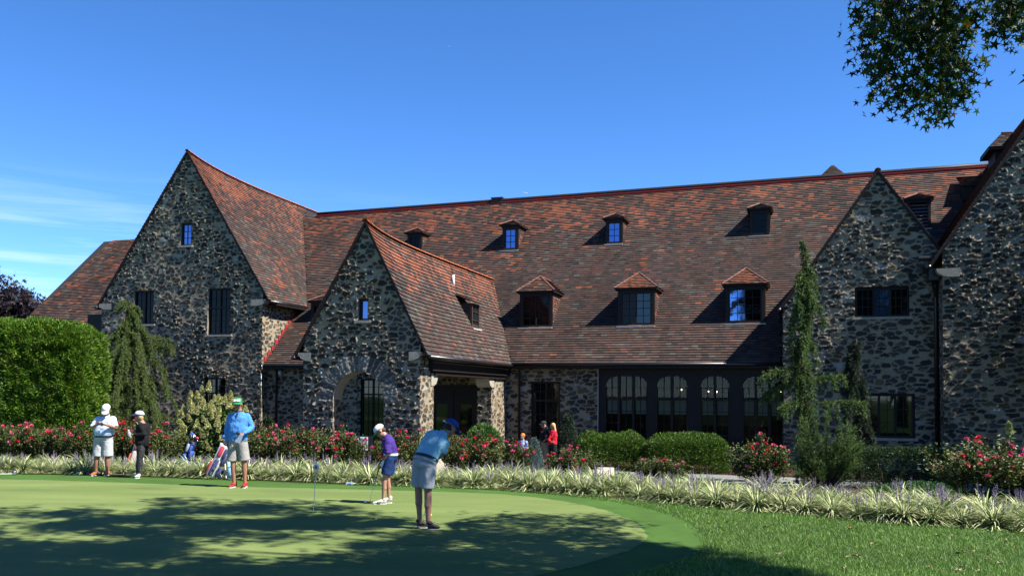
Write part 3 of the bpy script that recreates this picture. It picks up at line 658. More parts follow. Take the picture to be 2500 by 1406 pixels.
# small casement on the sun side of the porch roof: a shed dormer at right angles
def side_dormer():
    v0, v1 = -3.05, -2.2; zb, zt = 4.55, 5.55; ub = lambda z: MU1 - (z - 3.2) * (MU1 - MUC) / (7.38 - 3.2); x = -1.55
    x = ub(zb) ; b = MB()
    b.box((x - .08, v0, zb), (x, v0 + .08, zt)); b.box((x - .08, v1 - .08, zb), (x, v1, zt)); b.box((x - .08, v0 + .08, zt - .08), (x, v1 - .08, zt)); b.box((x - .08, v0 + .08, zb), (x, v1 - .08, zb + .07))
    b.raw([[x - .04, v0 + .01, zb], [x - .04, v0 + .01, zt], [ub(zt), v0 + .01, zt]], None, [[0, 1, 2]]); b.raw([[x - .04, v1 - .01, zb], [x - .04, v1 - .01, zt], [ub(zt), v1 - .01, zt]], None, [[0, 2, 1]])
    D = b.build('side_dormer', M['wood2'], CH)
    pr = lambda P, r: (np.full(len(P), .15), np.full(len(P), .15))
    roof_facet('dormer_roof', [[x + .1, v0 - .1, zt + .01], [x + .1, v1 + .1, zt + .01], [ub(zt + .35), v1 + .1, zt + .35], [ub(zt + .35), v0 - .1, zt + .35]], D, pr, 500)
    c = MB()
    for k in (1,): c.box((x - .05, (v0 + v1) / 2 - .012, zb + .07), (x - .01, (v0 + v1) / 2 + .012, zt - .08))
    for k in (1, 2): z = zb + k * (zt - zb) / 3; c.box((x - .05, v0 + .08, z - .012), (x - .01, v1 - .08, z + .012))
    c.build('casement', M['wood2'], D)
    p = MB(); p.quad([x - .05, v0 + .08, zb], [x - .05, v1 - .08, zb], [x - .05, v1 - .08, zt], [x - .05, v0 + .08, zt]); p.build('pane', M['glassd'], D)
    p = MB(); p.box((x - .02, v0 - .05, zb - .05), (x + .1, v1 + .05, zb)); p.build('sill', M['lead'], D)
side_dormer()
b = MB(); zb = float(h_mid(np.array(-2.6), np.array(-2.6))); b.tube([[-2.6, -2.6, zb - .1], [-2.6, -2.6, zb + .42]], .055, 10); b.build('vent_pipe', M['leadm'], CH, True)
# stepped flashing where the wing roof meets the tower side wall
b = MB(); V = []
for i in range(9):
    v = -.3 + i * .29; z = h_main(-12.8, v); b.box((-12.845, v, z), (-12.83, v + .30, z + .33 + .10 * (i % 1)))
b.build('stepped_flashing', M['redflash'], CH)
# gutters
def gutter(P, r=.075):
    b = MB(); b.tube(P, r, 8); b.build('gutter', M['gutter'], CH, True)
gutter([[-12.7, -.43, 3.2], [-5.9, -.43, 3.2]]); gutter([[-.75, -.43, 3.2], [10.1, -.43, 3.18]]); gutter([[-.78, -9.25, 3.14], [-.78, -.5, 3.14]]); gutter([[-12.45, -.5, 6.13], [-12.45, 2.8, 6.13]]); gutter([[-5.85, -9.3, 3.14], [-5.85, -.5, 3.14]]); gutter([[15.05, -2.2, 6.5], [15.05, -.9, 6.5]])
gutter([[-22.25, -.6, 6.05], [-22.25, 1.5, 6.05]]); gutter([[10.0, -1.15, 5.2], [10.0, 1.2, 5.2]]); gutter([[-29.2, -.43, 3.2], [-22.2, -.43, 3.2]])
b = MB(); b.box((-12.8, -.42, 3.03), (-5.6, -.02, 3.12)); b.box((-1.1, -.42, 3.03), (10.1, -.02, 3.12)); b.box((-12.9, 0, 6.0), (-12.4, 3, 6.08)); b.build('soffit', M['wood'], CH)
def pipe(P, r=.05):
    b = MB(); b.tube(P, r, 8)
    for i in range(int(P[-1][1] * 0) + 3): z = P[-1][2] + .5 + i * 1.1; b.tube([[P[-1][0], P[-1][1], z], [P[-1][0], P[-1][1], z + .06]], r * 1.35, 8)
    b.build('downpipe', M['gutter'], CH, True)
pipe([[-12.3, -.4, 3.1], [-12.3, -.1, 2.9], [-12.3, -.1, GZ]]); pipe([[-.55, -.4, 3.1], [-.55, -.1, 2.9], [-.55, -.1, GZ]]); pipe([[15.38, -1.1, 6.3], [15.4, -1.12, 5.9], [15.4, -1.12, GZ]], .07)
b = MB(); b.tube([[14.85, -1.6, 6.6], [15.1, -1.55, 6.5], [15.35, -1.2, 5.7], [15.35, -1.12, 5.5]], .05, 8); b.tube([[14.75, -1.9, 6.85], [15.2, -1.9, 6.85]], .09, 8); b.box((15.1, -1.7, 6.1), (15.45, -1.15, 6.5)); b.build('rainwater_head', M['gutter'], CH)
# wall lantern, chimneys and ventilators
b = MB(); b.ell((-12.1, -.12, 2.85), (.1, .1, .12)); b.box((-12.13, -.05, 2.8), (-12.07, 0, 2.9)); b.build('wall_light', M['blind'], CH, True)
b = MB(); b.box((-5.0, 9.0, 11.9), (-4.42, 9.5, 12.43)); b.box((-5.04, 8.96, 12.43), (-4.38, 9.54, 12.5)); b.build('chimney', M['wood2'], CH)
b = MB(); b.box((11.9, 9.6, 11.5), (12.75, 10.45, 12.55)); V_ = b.build('roof_ventilator', M['wood'], CH)
pr = lambda P, r: (np.full(len(P), .12), np.full(len(P), .15))
c_, zz = (12.3, 10.0), 12.55
for i in range(4):
    q = [(-.62, -.62), (.62, -.62), (.62, .62), (-.62, .62)]; a, c = q[i], q[(i + 1) % 4]
    roof_facet('pyramid_roof', [[c_[0] + a[0], c_[1] + a[1], zz], [c_[0] + c[0], c_[1] + c[1], zz], [c_[0], c_[1], zz + .72]], V_, pr, 520 + i, w=.17, ex=.11)
b = MB(); b.box((18.35, 4.2, 9.5), (19.6, 5.6, 12.0)); b.box((18.08, 3.93, 12.0), (19.92, 5.87, 12.09)); b.raw([[18.12, 5.83, 12.09], [18.12, 3.97, 12.09], [18.75, 4.9, 12.83], [19.9, 5.83, 12.09], [19.9, 4.9, 12.83]], [[0, 2, 4, 3]], [[0, 1, 2]]); V_ = b.build('roof_lantern', M['wood'], CH)
for i, P in enumerate([[[18.1, 3.95, 12.1], [19.9, 3.95, 12.1], [19.9, 4.9, 12.85], [18.75, 4.9, 12.85]], [[18.1, 5.85, 12.1], [18.1, 3.95, 12.1], [18.75, 4.9, 12.85]]]): roof_facet('lantern_roof', P, V_, pr, 540 + i, w=.19, ex=.13)
b = MB(); b.tube([[18.72, 4.9, 12.86], [19.9, 4.9, 12.86]], .09, 8); b.build('ridge', M['ridge'], V_, True)
b = MB(); b.box((17.6, 6.9, 10.6), (18.4, 7.8, 11.2)); V_ = b.build('roof_hatch', M['wood'], CH); roof_facet('hatch_roof', [[17.5, 6.8, 11.2], [18.5, 6.8, 11.2], [18.5, 8.2, 11.9], [17.5, 8.2, 11.9]], V_, pr, 560)
b = MB(); b.box((-22.9, -.4, 2.5), (-22.0, 3.0, 5.75)); b.build('link_wall', M['wood'], CH)
# stone plinth floor of the porch
b = MB(); b.box((-5.3, -9.1, -.8), (-1.2, 0, -.62)); b.build('porch_floor', M['limestone'], CH)

# ---------------------------------------------------------------- ground
def axis(edges):
    r = []
    for a, b_, st in edges: r += list(np.arange(a, b_, st))
    return np.array(r + [edges[-1][1]])
X = axis([(-4000, -200, 900), (-200, -40, 20), (-40, 40, 1.0), (40, 200, 20), (200, 4000, 900)]); Y = axis([(-600, -60, 90), (-60, 4, 8), (4, 45, .5), (45, 200, 20), (200, 6000, 900)])
Xg, Yg = np.meshgrid(X, Y, indexing='ij'); Zg = ground_z(Xg, Yg) - .004; I = np.arange(Xg.size).reshape(Xg.shape)
def grass_mat(name, base, var, vs, fs, fine, bump, c2=None, stretch=(1, 1, 1), dry=None):
    base = [x * ALB for x in base]; c2 = [x * ALB for x in c2] if c2 else None; dry = [x * ALB for x in dry] if dry else None
    m = bpy.data.materials.new(name); m.use_nodes = True; t = m.node_tree; N = t.nodes; L = t.links; b = N['Principled BSDF']; b.inputs['Roughness'].default_value = .85; b.inputs['Specular IOR Level'].default_value = .15
    co = N.new('ShaderNodeTexCoord'); mpn = N.new('ShaderNodeMapping'); mpn.inputs['Scale'].default_value = stretch; L.new(co.outputs['Object'], mpn.inputs[0])
    n1 = N.new('ShaderNodeTexNoise'); n1.inputs['Scale'].default_value = vs; n1.inputs['Detail'].default_value = 6; n1.inputs['Roughness'].default_value = .65; L.new(mpn.outputs[0], n1.inputs['Vector'])
    n2 = N.new('ShaderNodeTexNoise'); n2.inputs['Scale'].default_value = fs; n2.inputs['Detail'].default_value = 3; L.new(co.outputs['Object'], n2.inputs['Vector'])
    r1 = N.new('ShaderNodeValToRGB'); r1.color_ramp.elements[0].position = .3; r1.color_ramp.elements[1].position = .7
    r1.color_ramp.elements[0].color = (*[x * (1 - var) for x in base], 1); r1.color_ramp.elements[1].color = (*(c2 or [x * (1 + var) for x in base]), 1); L.new(n1.outputs['Fac'], r1.inputs[0])
    r = N.new('ShaderNodeMapRange'); r.inputs['From Min'].default_value = .25; r.inputs['From Max'].default_value = .75; r.inputs['To Min'].default_value = 1 - fine; r.inputs['To Max'].default_value = 1 + fine; L.new(n2.outputs['Fac'], r.inputs['Value'])
    x = N.new('ShaderNodeVectorMath'); x.operation = 'SCALE'; L.new(r1.outputs[0], x.inputs[0]); L.new(r.outputs[0], x.inputs['Scale']); src = x.outputs[0]
    if dry:
        n3 = N.new('ShaderNodeTexNoise'); n3.inputs['Scale'].default_value = .9; n3.inputs['Detail'].default_value = 5; L.new(mpn.outputs[0], n3.inputs['Vector'])
        r3 = N.new('ShaderNodeMapRange'); r3.inputs['From Min'].default_value = .66; r3.inputs['From Max'].default_value = .74; L.new(n3.outputs['Fac'], r3.inputs['Value'])
        mm = N.new('ShaderNodeMixRGB'); mm.inputs['Color2'].default_value = (*dry, 1); L.new(r3.outputs[0], mm.inputs['Fac']); L.new(src, mm.inputs['Color1']); src = mm.outputs[0]
    L.new(src, b.inputs['Base Color'])
    u = N.new('ShaderNodeBump'); u.inputs['Distance'].default_value = bump; u.inputs['Strength'].default_value = .8; L.new(n2.outputs['Fac'], u.inputs['Height']); L.new(u.outputs[0], b.inputs['Normal'])
    return m
M['lawn'] = grass_mat('rough_lawn', (.04, .08, .012), .3, .8, 70, .35, .02)
M['fringe'] = grass_mat('fringe_turf', (.050, .108, .018), .22, 1.2, 90, .28, .006)
M['green'] = grass_mat('putting_turf', (.112, .168, .044), .18, .55, 95, .26, .004, c2=(.172, .215, .066), stretch=(.35, 1.5, 1), dry=(.07, .10, .03))
M['mulch'] = mat('brown_mulch', (.045, .026, .016), .95, .1, var=.5, vscale=20, bump=.03, bscale=45)
M['path'] = mat('grey_flagstone', (.19, .19, .185), .9, .15, var=.12, vscale=2, bump=.003)
lawn = add('lawn', mesh_data('lawn', np.stack([Xg, Yg, Zg], -1), np.stack([I[:-1, :-1], I[1:, :-1], I[1:, 1:], I[:-1, 1:]], -1).reshape(-1, 4), M['lawn'], None, True)); tag(lawn, kind='structure')
def smooth_curve(P, n=12):
    P = np.asarray(P, float); out_ = []
    Q = np.vstack([2 * P[0] - P[1], P, 2 * P[-1] - P[-2]])
    for i in range(1, len(Q) - 2):
        for t in np.linspace(0, 1, n, endpoint=False):
            a, b_, c, d = Q[i - 1], Q[i], Q[i + 1], Q[i + 2]; out_.append(.5 * (2 * b_ + (c - a) * t + (2 * a - 5 * b_ + 4 * c - d) * t * t + (3 * b_ - a - 3 * c + d) * t ** 3))
    out_.append(P[-1]); return np.array(out_)
def sheet(name, P, z, m, jit=0):
    """flat sheet from an outline, fanned from its centroid along Y strips"""
    import mathutils
    pts = [Vector((p[0], p[1], 0)) for p in P]; tr = mathutils.geometry.tessellate_polygon([pts]); V = [[p[0], p[1], z] for p in P]
    o = add(name, mesh_data(name, V, np.array(tr), m)); tag(o, kind='structure'); return o
px = [(-260, 1171), (0, 1170), (250, 1176), (500, 1186), (760, 1192), (1000, 1198), (1200, 1205), (1330, 1217), (1450, 1238), (1540, 1270), (1578, 1303), (1560, 1332), (1460, 1368), (1290, 1410), (1000, 1470), (600, 1530)]
PG = smooth_curve([gp(*p)[:2] for p in px], 60); PG = PG + (np.stack([fbm(PG[:, 0] * 9, PG[:, 1] * 9, 5, 3), fbm(PG[:, 0] * 9 + 50, PG[:, 1] * 9, 6, 3)], 1) - .5) * .09; PG = np.vstack([PG, [[-9, 6.2], [-24, 6.5], [-30, 20.3]]])
pf = [(-260, 1157), (0, 1157), (250, 1162), (500, 1171), (760, 1181), (1000, 1189), (1180, 1195), (1330, 1206), (1480, 1222), (1600, 1246), (1685, 1280), (1716, 1322), (1690, 1358), (1590, 1392), (1420, 1440), (1080, 1510), (600, 1600)]
PF = smooth_curve([gp(*p)[:2] for p in pf]); PF = np.vstack([PF, [[-9, 5.2], [-25, 5.5], [-32, 21.5]]])
sheet('fringe', PF, .001, M['fringe']); sheet('putting_green', PG, .005, M['green'])
# planting bed (mulch) between lawn and path
bed_px = [(-300, 1153), (0, 1156), (250, 1160), (600, 1171), (900, 1183), (1180, 1194), (1450, 1212), (1700, 1236), (1950, 1258), (2200, 1280), (2500, 1300), (2800, 1325)]
BED = smooth_curve([gp(*p)[:2] for p in bed_px], 6)
V = []; F = []
for i, p in enumerate(BED):
    u, v = uv([p[0], p[1], 0]); ns = 14
    for k in range(ns + 1):
        vv = v + (-8.2 - v) * k / ns; q = W3(u, vv, 0); V.append([q[0], q[1], float(ground_z(q[0], q[1])) + .006 + .02 * (k > 0)])
    if i: F += [[(i - 1) * 15 + k, i * 15 + k, i * 15 + k + 1, (i - 1) * 15 + k + 1] for k in range(ns)]
tag(add('planting_bed', mesh_data('planting_bed', V, F, M['mulch'])), kind='structure')
def uvsheet(name, u0, u1, v0, v1, dz, m, kind='structure', th=0):
    V = []; n, k = 40, 4
    for i in range(n + 1):
        for j in range(k + 1): q = W3(u0 + (u1 - u0) * i / n, v0 + (v1 - v0) * j / k, 0); V.append([q[0], q[1], float(ground_z(q[0], q[1])) + dz])
    o = add(name, mesh_data(name, V, [[i * (k + 1) + j, (i + 1) * (k + 1) + j, (i + 1) * (k + 1) + j + 1, i * (k + 1) + j + 1] for i in range(n) for j in range(k)], m)); tag(o, kind=kind); return o
uvsheet('path', -40, 30, -8.0, -5.4, .05, M['path'])
uvsheet('foundation_bed', -30, 25, -5.4, .5, .012, M['mulch'])
# ---------------------------------------------------------------- planting
M['leaf'] = mat('foliage', attr=True, rough=.55, spec=.3, transl=.28)
M['petal'] = mat('petals', attr=True, rough=.6, spec=.2, transl=.25)
M['bark'] = mat('bark', (.07, .05, .038), .95, .1, var=.35, vscale=12, bump=.02, bscale=25)
M['twig'] = mat('brown_stems', (.06, .042, .028), .9, .1, var=.3)
def unit(a): return a / (np.linalg.norm(a, axis=-1, keepdims=True) + 1e-9)
def leafq(P, D, L, Wd, r, fold=.15):
    """diamond leaves from base points P along unit D, length L, width Wd"""
    n = len(P); L = np.broadcast_to(L, (n,))[:, None]; Wd = np.broadcast_to(Wd, (n,))[:, None]
    s = unit(np.cross(D, unit(r.normal(size=(n, 3))))); k = np.cross(D, s) * L * fold * r.uniform(-1, 1, (n, 1))
    V = np.stack([P, P + D * L * .45 + s * Wd * .5 + k, P + D * L, P + D * L * .45 - s * Wd * .5 + k], 1)
    return V.reshape(-1, 3), (np.arange(n * 4).reshape(n, 4))
def leafmesh(name, P, D, L, Wd, C, r, m='leaf'):
    V, F = leafq(P, D, L, Wd, r); return mesh_data(name, V, F, M[m], np.repeat(C, 4, 0))
def cmix(n, cols, r, jit=.25):
    """random pick among weighted colours, per leaf"""
    w = np.array([c[0] for c in cols], float); k = r.choice(len(cols), n, p=w / w.sum()); c = np.array([c[1] for c in cols], float)[k]
    return c * r.uniform(1 - jit, 1 + jit, (n, 1)) * r.uniform(.92, 1.08, (n, 3))
def place(px, Y, z=None):
    d = ray(px, 970); x = d[0] / d[1] * Y; return (x, Y, float(ground_z(x, Y)) if z is None else z)

# sculpted shrub: leaves on the shell of a noisy solid
def shell(n, dims, kind, r, bump=.12, depth=.18, seed=0, bs=2.2):
    w, d, h = dims
    ex = 4 if kind == 'boxr' else 9
    if kind[:3] == 'box':
        A = np.array([w * h * 2, d * h * 2, w * d]); f = r.choice(3, n, p=A / A.sum()); a, b_ = r.random(n), r.random(n); sg = r.choice([-1, 1], n)
        P = np.zeros((n, 3)); P[:, 0] = np.where(f == 1, sg * w / 2, (a - .5) * w); P[:, 1] = np.where(f == 0, sg * d / 2, np.where(f == 1, (a - .5) * d, (b_ - .5) * d)); P[:, 2] = np.where(f == 2, h, b_ * h)
        # round the corners
        q = np.stack([P[:, 0] / (w / 2), P[:, 1] / (d / 2), (P[:, 2] / h) * 1.0], 1); m_ = np.abs(q) ** ex; s_ = m_.sum(1) ** (-1 / ex); s_ = np.minimum(s_, 1); N = unit(np.sign(q) * np.abs(q) ** 6 / np.array([w, d, h * 2]))
        P[:, 0] *= s_; P[:, 1] *= s_; P[:, 2] *= s_
    else:
        th = r.uniform(0, 2 * pi, n); zz = r.random(n) ** (1.0 if kind == 'cone' else .9)
        if kind == 'cone': rad = (1 - zz) ** .72 * (.75 + .25 * np.minimum(zz * 6, 1)); nz_ = .45
        elif kind == 'dome': rad = np.sqrt(np.maximum(1 - zz ** 2.6, 0)) * (.82 + .18 * np.minimum(zz * 4, 1)); nz_ = zz * 1.2
        else: rad = np.sin(pi * (zz * .82 + .14)) ** .6; nz_ = zz - .35
        P = np.stack([np.cos(th) * rad * w / 2, np.sin(th) * rad * d / 2, zz * h], 1); N = unit(np.stack([np.cos(th), np.sin(th), nz_ + 0 * th], 1))
        if kind == 'dome':   # cap the top
            k = r.random(n) < .35; rr = np.sqrt(r.random(n)); P[k, 0] = (np.cos(th) * rr * w / 2)[k]; P[k, 1] = (np.sin(th) * rr * d / 2)[k]; P[k, 2] = (h * np.maximum(1 - rr ** 2.6, 0) ** (1 / 2.6))[k]; N[k] = unit(np.stack([np.cos(th) * rr * .8, np.sin(th) * rr * .8, 1.2 - rr], 1))[k]
    b1 = fbm(P[:, 0] * bs + 3 * N[:, 1] + seed, P[:, 2] * bs + P[:, 1] * bs * .8, 31 + seed % 50, 3) - .5
    P = P + N * (b1 * 2 * bump)[:, None] - N * (r.random(n) ** 2 * depth)[:, None]
    P[:, 2] = np.maximum(P[:, 2], .02)
    return P, N, b1
def shrub(name, loc, dims, kind, n, L, Wd, cols, label, cat, seed, bump=.12, depth=.18, outw=1.0, up=.4, rnd=.7, trunk=True, group=None, bs=2.2, part='foliage', rz=0):
    r = np.random.default_rng(seed); P, N, b1 = shell(n, dims, kind, r, bump, depth, seed, bs)
    D = unit(N * outw + r.normal(size=(n, 3)) * rnd + np.array([0, 0, up])); C = cmix(n, cols, r) 
    root = empty(name, loc, rz); tag(root, label, cat, group)
    add(part, leafmesh(part, P, D, L * r.uniform(.7, 1.3, n), Wd * r.uniform(.7, 1.3, n), C, r), root)
    if trunk:
        b = MB(); w, d, h = dims
        for i in range(7):
            a = r.uniform(0, 2 * pi); q = r.uniform(.3, .9); b.tube([[.03 * cos(a), .03 * sin(a), -.05], [q * .25 * w * cos(a), q * .25 * d * sin(a), h * .4], [q * .42 * w * cos(a), q * .42 * d * sin(a), h * r.uniform(.55, .75)]], [.022, .014, .006], 5)
        b.build('stems', M['twig'], root)
    return root
# tall clipped hedge on the left
def G(*c): return c
hx = at(60, 960, 33)[0]
shrub('clipped_hedge', (-19.75, 33.3, -.75), (8.9, 2.6, 5.2), 'box', 230000, .13, .038, [(5, (.09, .19, .010)), (3, (.05, .12, .010)), (2.5, (.17, .28, .02)), (.4, (.16, .12, .03))], 'tall clipped arborvitae hedge with bright green rounded top at the left end of the clubhouse', 'hedge', 41, bump=.20, depth=.5, up=.6, rnd=.6, bs=3.8, trunk=False)
# rounded yew hedges in front of the timber bay
YEW = [(4, (.06, .13, .012)), (3, (.14, .24, .018)), (3, (.02, .055, .012))]
shrub('yew_bush', place(1494, 33.0), (2.75, 1.9, 1.3), 'boxr', 24000, .085, .026, YEW, 'wide rounded yew bush beside the pointed holly, left of the two under the arched windows', 'bush', 42, bump=.17, depth=.3, bs=2.8, up=.7)
shrub('yew_bush', place(1672, 32.2), (3.0, 2.0, 1.3), 'boxr', 26000, .085, .026, YEW, 'wide rounded yew bush between the other yew bush and the weeping spruce', 'bush', 43, bump=.17, depth=.3, bs=2.8, up=.7)
DARK = [(4, (.018, .045, .016)), (2, (.03, .075, .02)), (1, (.05, .10, .03))]
shrub('low_hedge', place(2160, 27.5), (4.0, 1.8, 1.15), 'box', 24000, .07, .025, DARK + [(.5, (.14, .18, .02))], 'low dark hedge under the lower window of the right hand gable', 'hedge', 44, bump=.07, up=.6)
HOL = [(4, (.016, .034, .017)), (2, (.03, .06, .03)), (.7, (.09, .12, .08))]
shrub('holly_bush', place(1386, 35), (1.5, 1.4, 1.95), 'cone', 13000, .05, .03, HOL, 'dark pointed holly bush behind the man in black and the woman in red', 'bush', 45, bump=.12, depth=.3)
shrub('holly_bush', place(655, 38), (1.75, 1.6, 1.75), 'cone', 13000, .05, .03, HOL, 'dark pointed holly bush against the corner of the big left gable', 'bush', 46, bump=.12, depth=.3)
shrub('boxwood_bush', place(420, 36), (2.2, 1.4, .75), 'dome', 8000, .05, .025, [(1, (.07, .14, .014)), (1, (.12, .18, .02))], 'low yellow green bush between the spruce and the hydrangea', 'bush', 47, bump=.05)
shrub('cypress_bush', place(1180, 27.3), (1.25, 1.1, 1.62), 'dome', 6000, .15, .035, [(2, (.055, .15, .03)), (2, (.09, .19, .03))], 'feathery bright green cypress bush beside the sunlit porch pier', 'bush', 48, bump=.16, depth=.35, up=.7, rnd=.4)
shrub('blue_spruce', place(1305, 30.5), (.8, .8, 1.22), 'cone', 7000, .06, .016, [(1, (.10, .17, .17)), (1, (.16, .24, .24)), (1, (.05, .09, .09))], 'small blue grey spruce left of the man in black', 'bush', 49, bump=.12, depth=.25)
shrub('ground_cover_plant', place(2245, 20.8), (2.3, .9, .32), 'dome', 3600, .06, .04, [(1, (.04, .11, .03)), (1, (.07, .16, .04))], 'low leafy ground cover behind the striped edging on the right', 'plant', 50, bump=.05, trunk=False)
shrub('ground_cover_plant', place(1515, 27.5), (1.3, .7, .28), 'dome', 1500, .06, .04, [(1, (.02, .07, .025)), (1, (.05, .13, .04))], 'low leafy ground cover beside the two stone blocks', 'plant', 51, bump=.05, trunk=False)

# weeping spruces
def hanging_branch(r, b, p0, az, reach, drop, rise, w=.012):
    """arching then hanging branch; returns polyline"""
    n = 9; t = np.linspace(0, 1, n); x = reach * (1 - (1 - t) ** 1.7); z = rise * np.sin(np.minimum(t * 2.2, pi / 2 + .3) * 1.0) * np.exp(-t) - drop * t ** 2.2
    P = np.stack([p0[0] + x * cos(az), p0[1] + x * sin(az), p0[2] + z], 1) + np.cumsum(r.normal(size=(n, 3)) * .012, 0); b.tube(P, np.linspace(w, .003, n), 5, cap=False); return P
def needles_on(P, r, dens, L, spread=.8, droop=.4, twig=.16):
    """side twigs hanging along a branch, each clothed in needles"""
    seg = np.linalg.norm(np.diff(P, axis=0), axis=1); tot = seg.sum(); n = int(tot * dens); t = r.random(n) * (len(P) - 1.001) * .93 + .07 * (len(P) - 1); i = t.astype(int).clip(0, len(P) - 2); f = (t - i)[:, None]
    B = P[i] * (1 - f) + P[i + 1] * f; T = unit(P[i + 1] - P[i]); side = unit(np.cross(T, r.normal(size=(n, 3)))); td = unit(side * spread + T * .7 + np.array([0, 0, -droop])); tl = twig * r.uniform(.4, 1.3, n)
    k = 11; q = r.random((n, k)); B2 = B[:, None] + td[:, None] * (q * tl[:, None])[..., None]; D = unit(td[:, None] * 1.0 + r.normal(size=(n, k, 3)) * .55)
    return B2.reshape(-1, 3), D.reshape(-1, 3)
def weeping_spruce(name, loc, h, prof, nb, label, cat, seed, cols, lean=(0, 0), extra=(), dens=34, L=.06, trunk_r=.09, prune=None):
    """prof(z/h) -> reach of the skirt there"""
    r = np.random.default_rng(seed); root = empty(name, loc); tag(root, label, cat); b = MB(); PP = []; DD = []
    tp = np.array([[lean[0] * (z / h) ** 2 + .10 * sin(z * 1.3) * min(1, z / 3), lean[1] * (z / h) ** 2 + .04 * cos(z * 1.7), z] for z in np.linspace(0, h, 14)]); b.tube(tp, np.linspace(trunk_r, .012, 14), 8)
    for i in range(nb):
        f = 1 - (i + r.random()) / nb; f = f ** .8; z = h * (.06 + .93 * f); k = np.interp(z, tp[:, 2], tp[:, 0]), np.interp(z, tp[:, 2], tp[:, 1]); R_ = prof(f) * r.uniform(.3, 1.35)
        P = hanging_branch(r, b, (k[0], k[1], z), r.uniform(0, 2 * pi), R_, min(z - .15, (.55 + 1.5 * R_ ** .7) * r.uniform(.5, 1.2)) * (1 if f < .93 else .25), .18 * R_); a, d = needles_on(P, r, dens, L, twig=.17 if f < .9 else .1); PP.append(a); DD.append(d)
    for (z, az, reach, rise) in extra:
        n = 8; t = np.linspace(0, 1, n); P = np.stack([reach * t * cos(az), reach * t * sin(az), z + rise * t + .1 * np.sin(t * 3)], 1); b.tube(P, np.linspace(.02, .004, n), 5)
        for q in range(5):
            Q = hanging_branch(r, b, P[2 + q], az + r.uniform(-1, 1), .25, .35, .05, .006); a, d = needles_on(Q, r, dens, L); PP.append(a); DD.append(d)
        a, d = needles_on(P, r, dens, L); PP.append(a); DD.append(d)
    PP = np.concatenate(PP); DD = np.concatenate(DD)
    if prune is not None: kk = prune(PP); PP, DD = PP[kk], DD[kk]
    n = len(PP); C = cmix(n, cols, r)
    b.build('trunk', M['bark'], root, True); add('crown', leafmesh('crown', PP, DD, L * 1.15 * r.uniform(.6, 1.3, n), .0135 * r.uniform(.8, 1.4, n), C, r), root); return root
SPR3 = [(4, (.08, .14, .024)), (3, (.14, .20, .04)), (2, (.035, .06, .018)), (1, (.19, .18, .07))]
SPR2 = [(4, (.06, .13, .02)), (3, (.10, .18, .03)), (2, (.03, .065, .016)), (.8, (.16, .18, .05))]
SPR = [(4, (.045, .095, .016)), (3, (.075, .13, .022)), (2, (.022, .05, .014)), (.8, (.13, .14, .04))]
weeping_spruce('weeping_spruce', place(342, 38), 6.6, lambda f: .45 + 1.4 * (1 - f) ** .5 * (1 if f < .82 else .5), 130, 'broad weeping spruce standing before the big left gable, its leader bent over to the left', 'spruce tree', 61, SPR3, lean=(-.75, 0), dens=90,
    extra=[(4.5, .2, 1.3, .1), (4.9, .4, 1.1, -.05), (3.2, 3.3, 1.6, -.3), (2.0, 3.1, 1.7, -.2)])
weeping_spruce('weeping_spruce', place(1966, 27.5), 7.55, lambda f: .10 if f > .89 else (.40 if f > .45 else .28), 74, 'tall narrow weeping spruce with a bare pointed leader in front of the right hand gable', 'spruce tree', 62, SPR2, dens=80,
    extra=[(3.6, 3.3, 1.35, -.35), (3.2, 3.0, 1.1, -.5), (2.5, 3.5, .9, -.2), (3.1, .1, 1.2, .2), (2.4, -.3, 1.7, .1)])
# spruce shoots standing in front of it
def spruce_bush(name, loc, w, h, seed, label):
    r = np.random.default_rng(seed); root = empty(name, loc); tag(root, label, 'bush'); b = MB(); PP = []; DD = []
    for i in range(46):
        az = r.uniform(0, 2 * pi); R_ = w / 2 * sqrt(r.random()) * 1.1; hh = h * (1 - .4 * (R_ / (w / 2)) ** 2) * r.uniform(.4, 1.12); n = 7; t = np.linspace(0, 1, n)
        P = np.stack([R_ * t ** .8 * cos(az), .7 * R_ * t ** .8 * sin(az), hh * t ** 1.2 * .9 + .1 * t], 1); b.tube(P, np.linspace(.018, .004, n), 5, cap=False); P = P[2:]; a, d = needles_on(P, r, 60, .05, droop=-.35, twig=.2); PP.append(a); DD.append(d)
    PP = np.concatenate(PP); DD = np.concatenate(DD); n = len(PP); b.build('stems', M['twig'], root); add('foliage', leafmesh('foliage', PP, DD, .062 * r.uniform(.7, 1.3, n), .013, cmix(n, SPR2, r), r), root)
spruce_bush('spruce_bush', place(2012, 26.2), 2.0, 2.45, 63, 'spiky upright young spruce bush at the foot of the tall weeping spruce')
weeping_spruce('shade_coloured_spruce', place(2095, 29.3), 4.6, lambda f: .2 + .6 * (1 - f), 70, 'spruce coloured dark for shade behind the tall weeping spruce, close to the gable wall', 'spruce tree', 64, [(1, (.010, .024, .010)), (1, (.018, .04, .014))], dens=60)  # needles coloured near black, standing in for shade

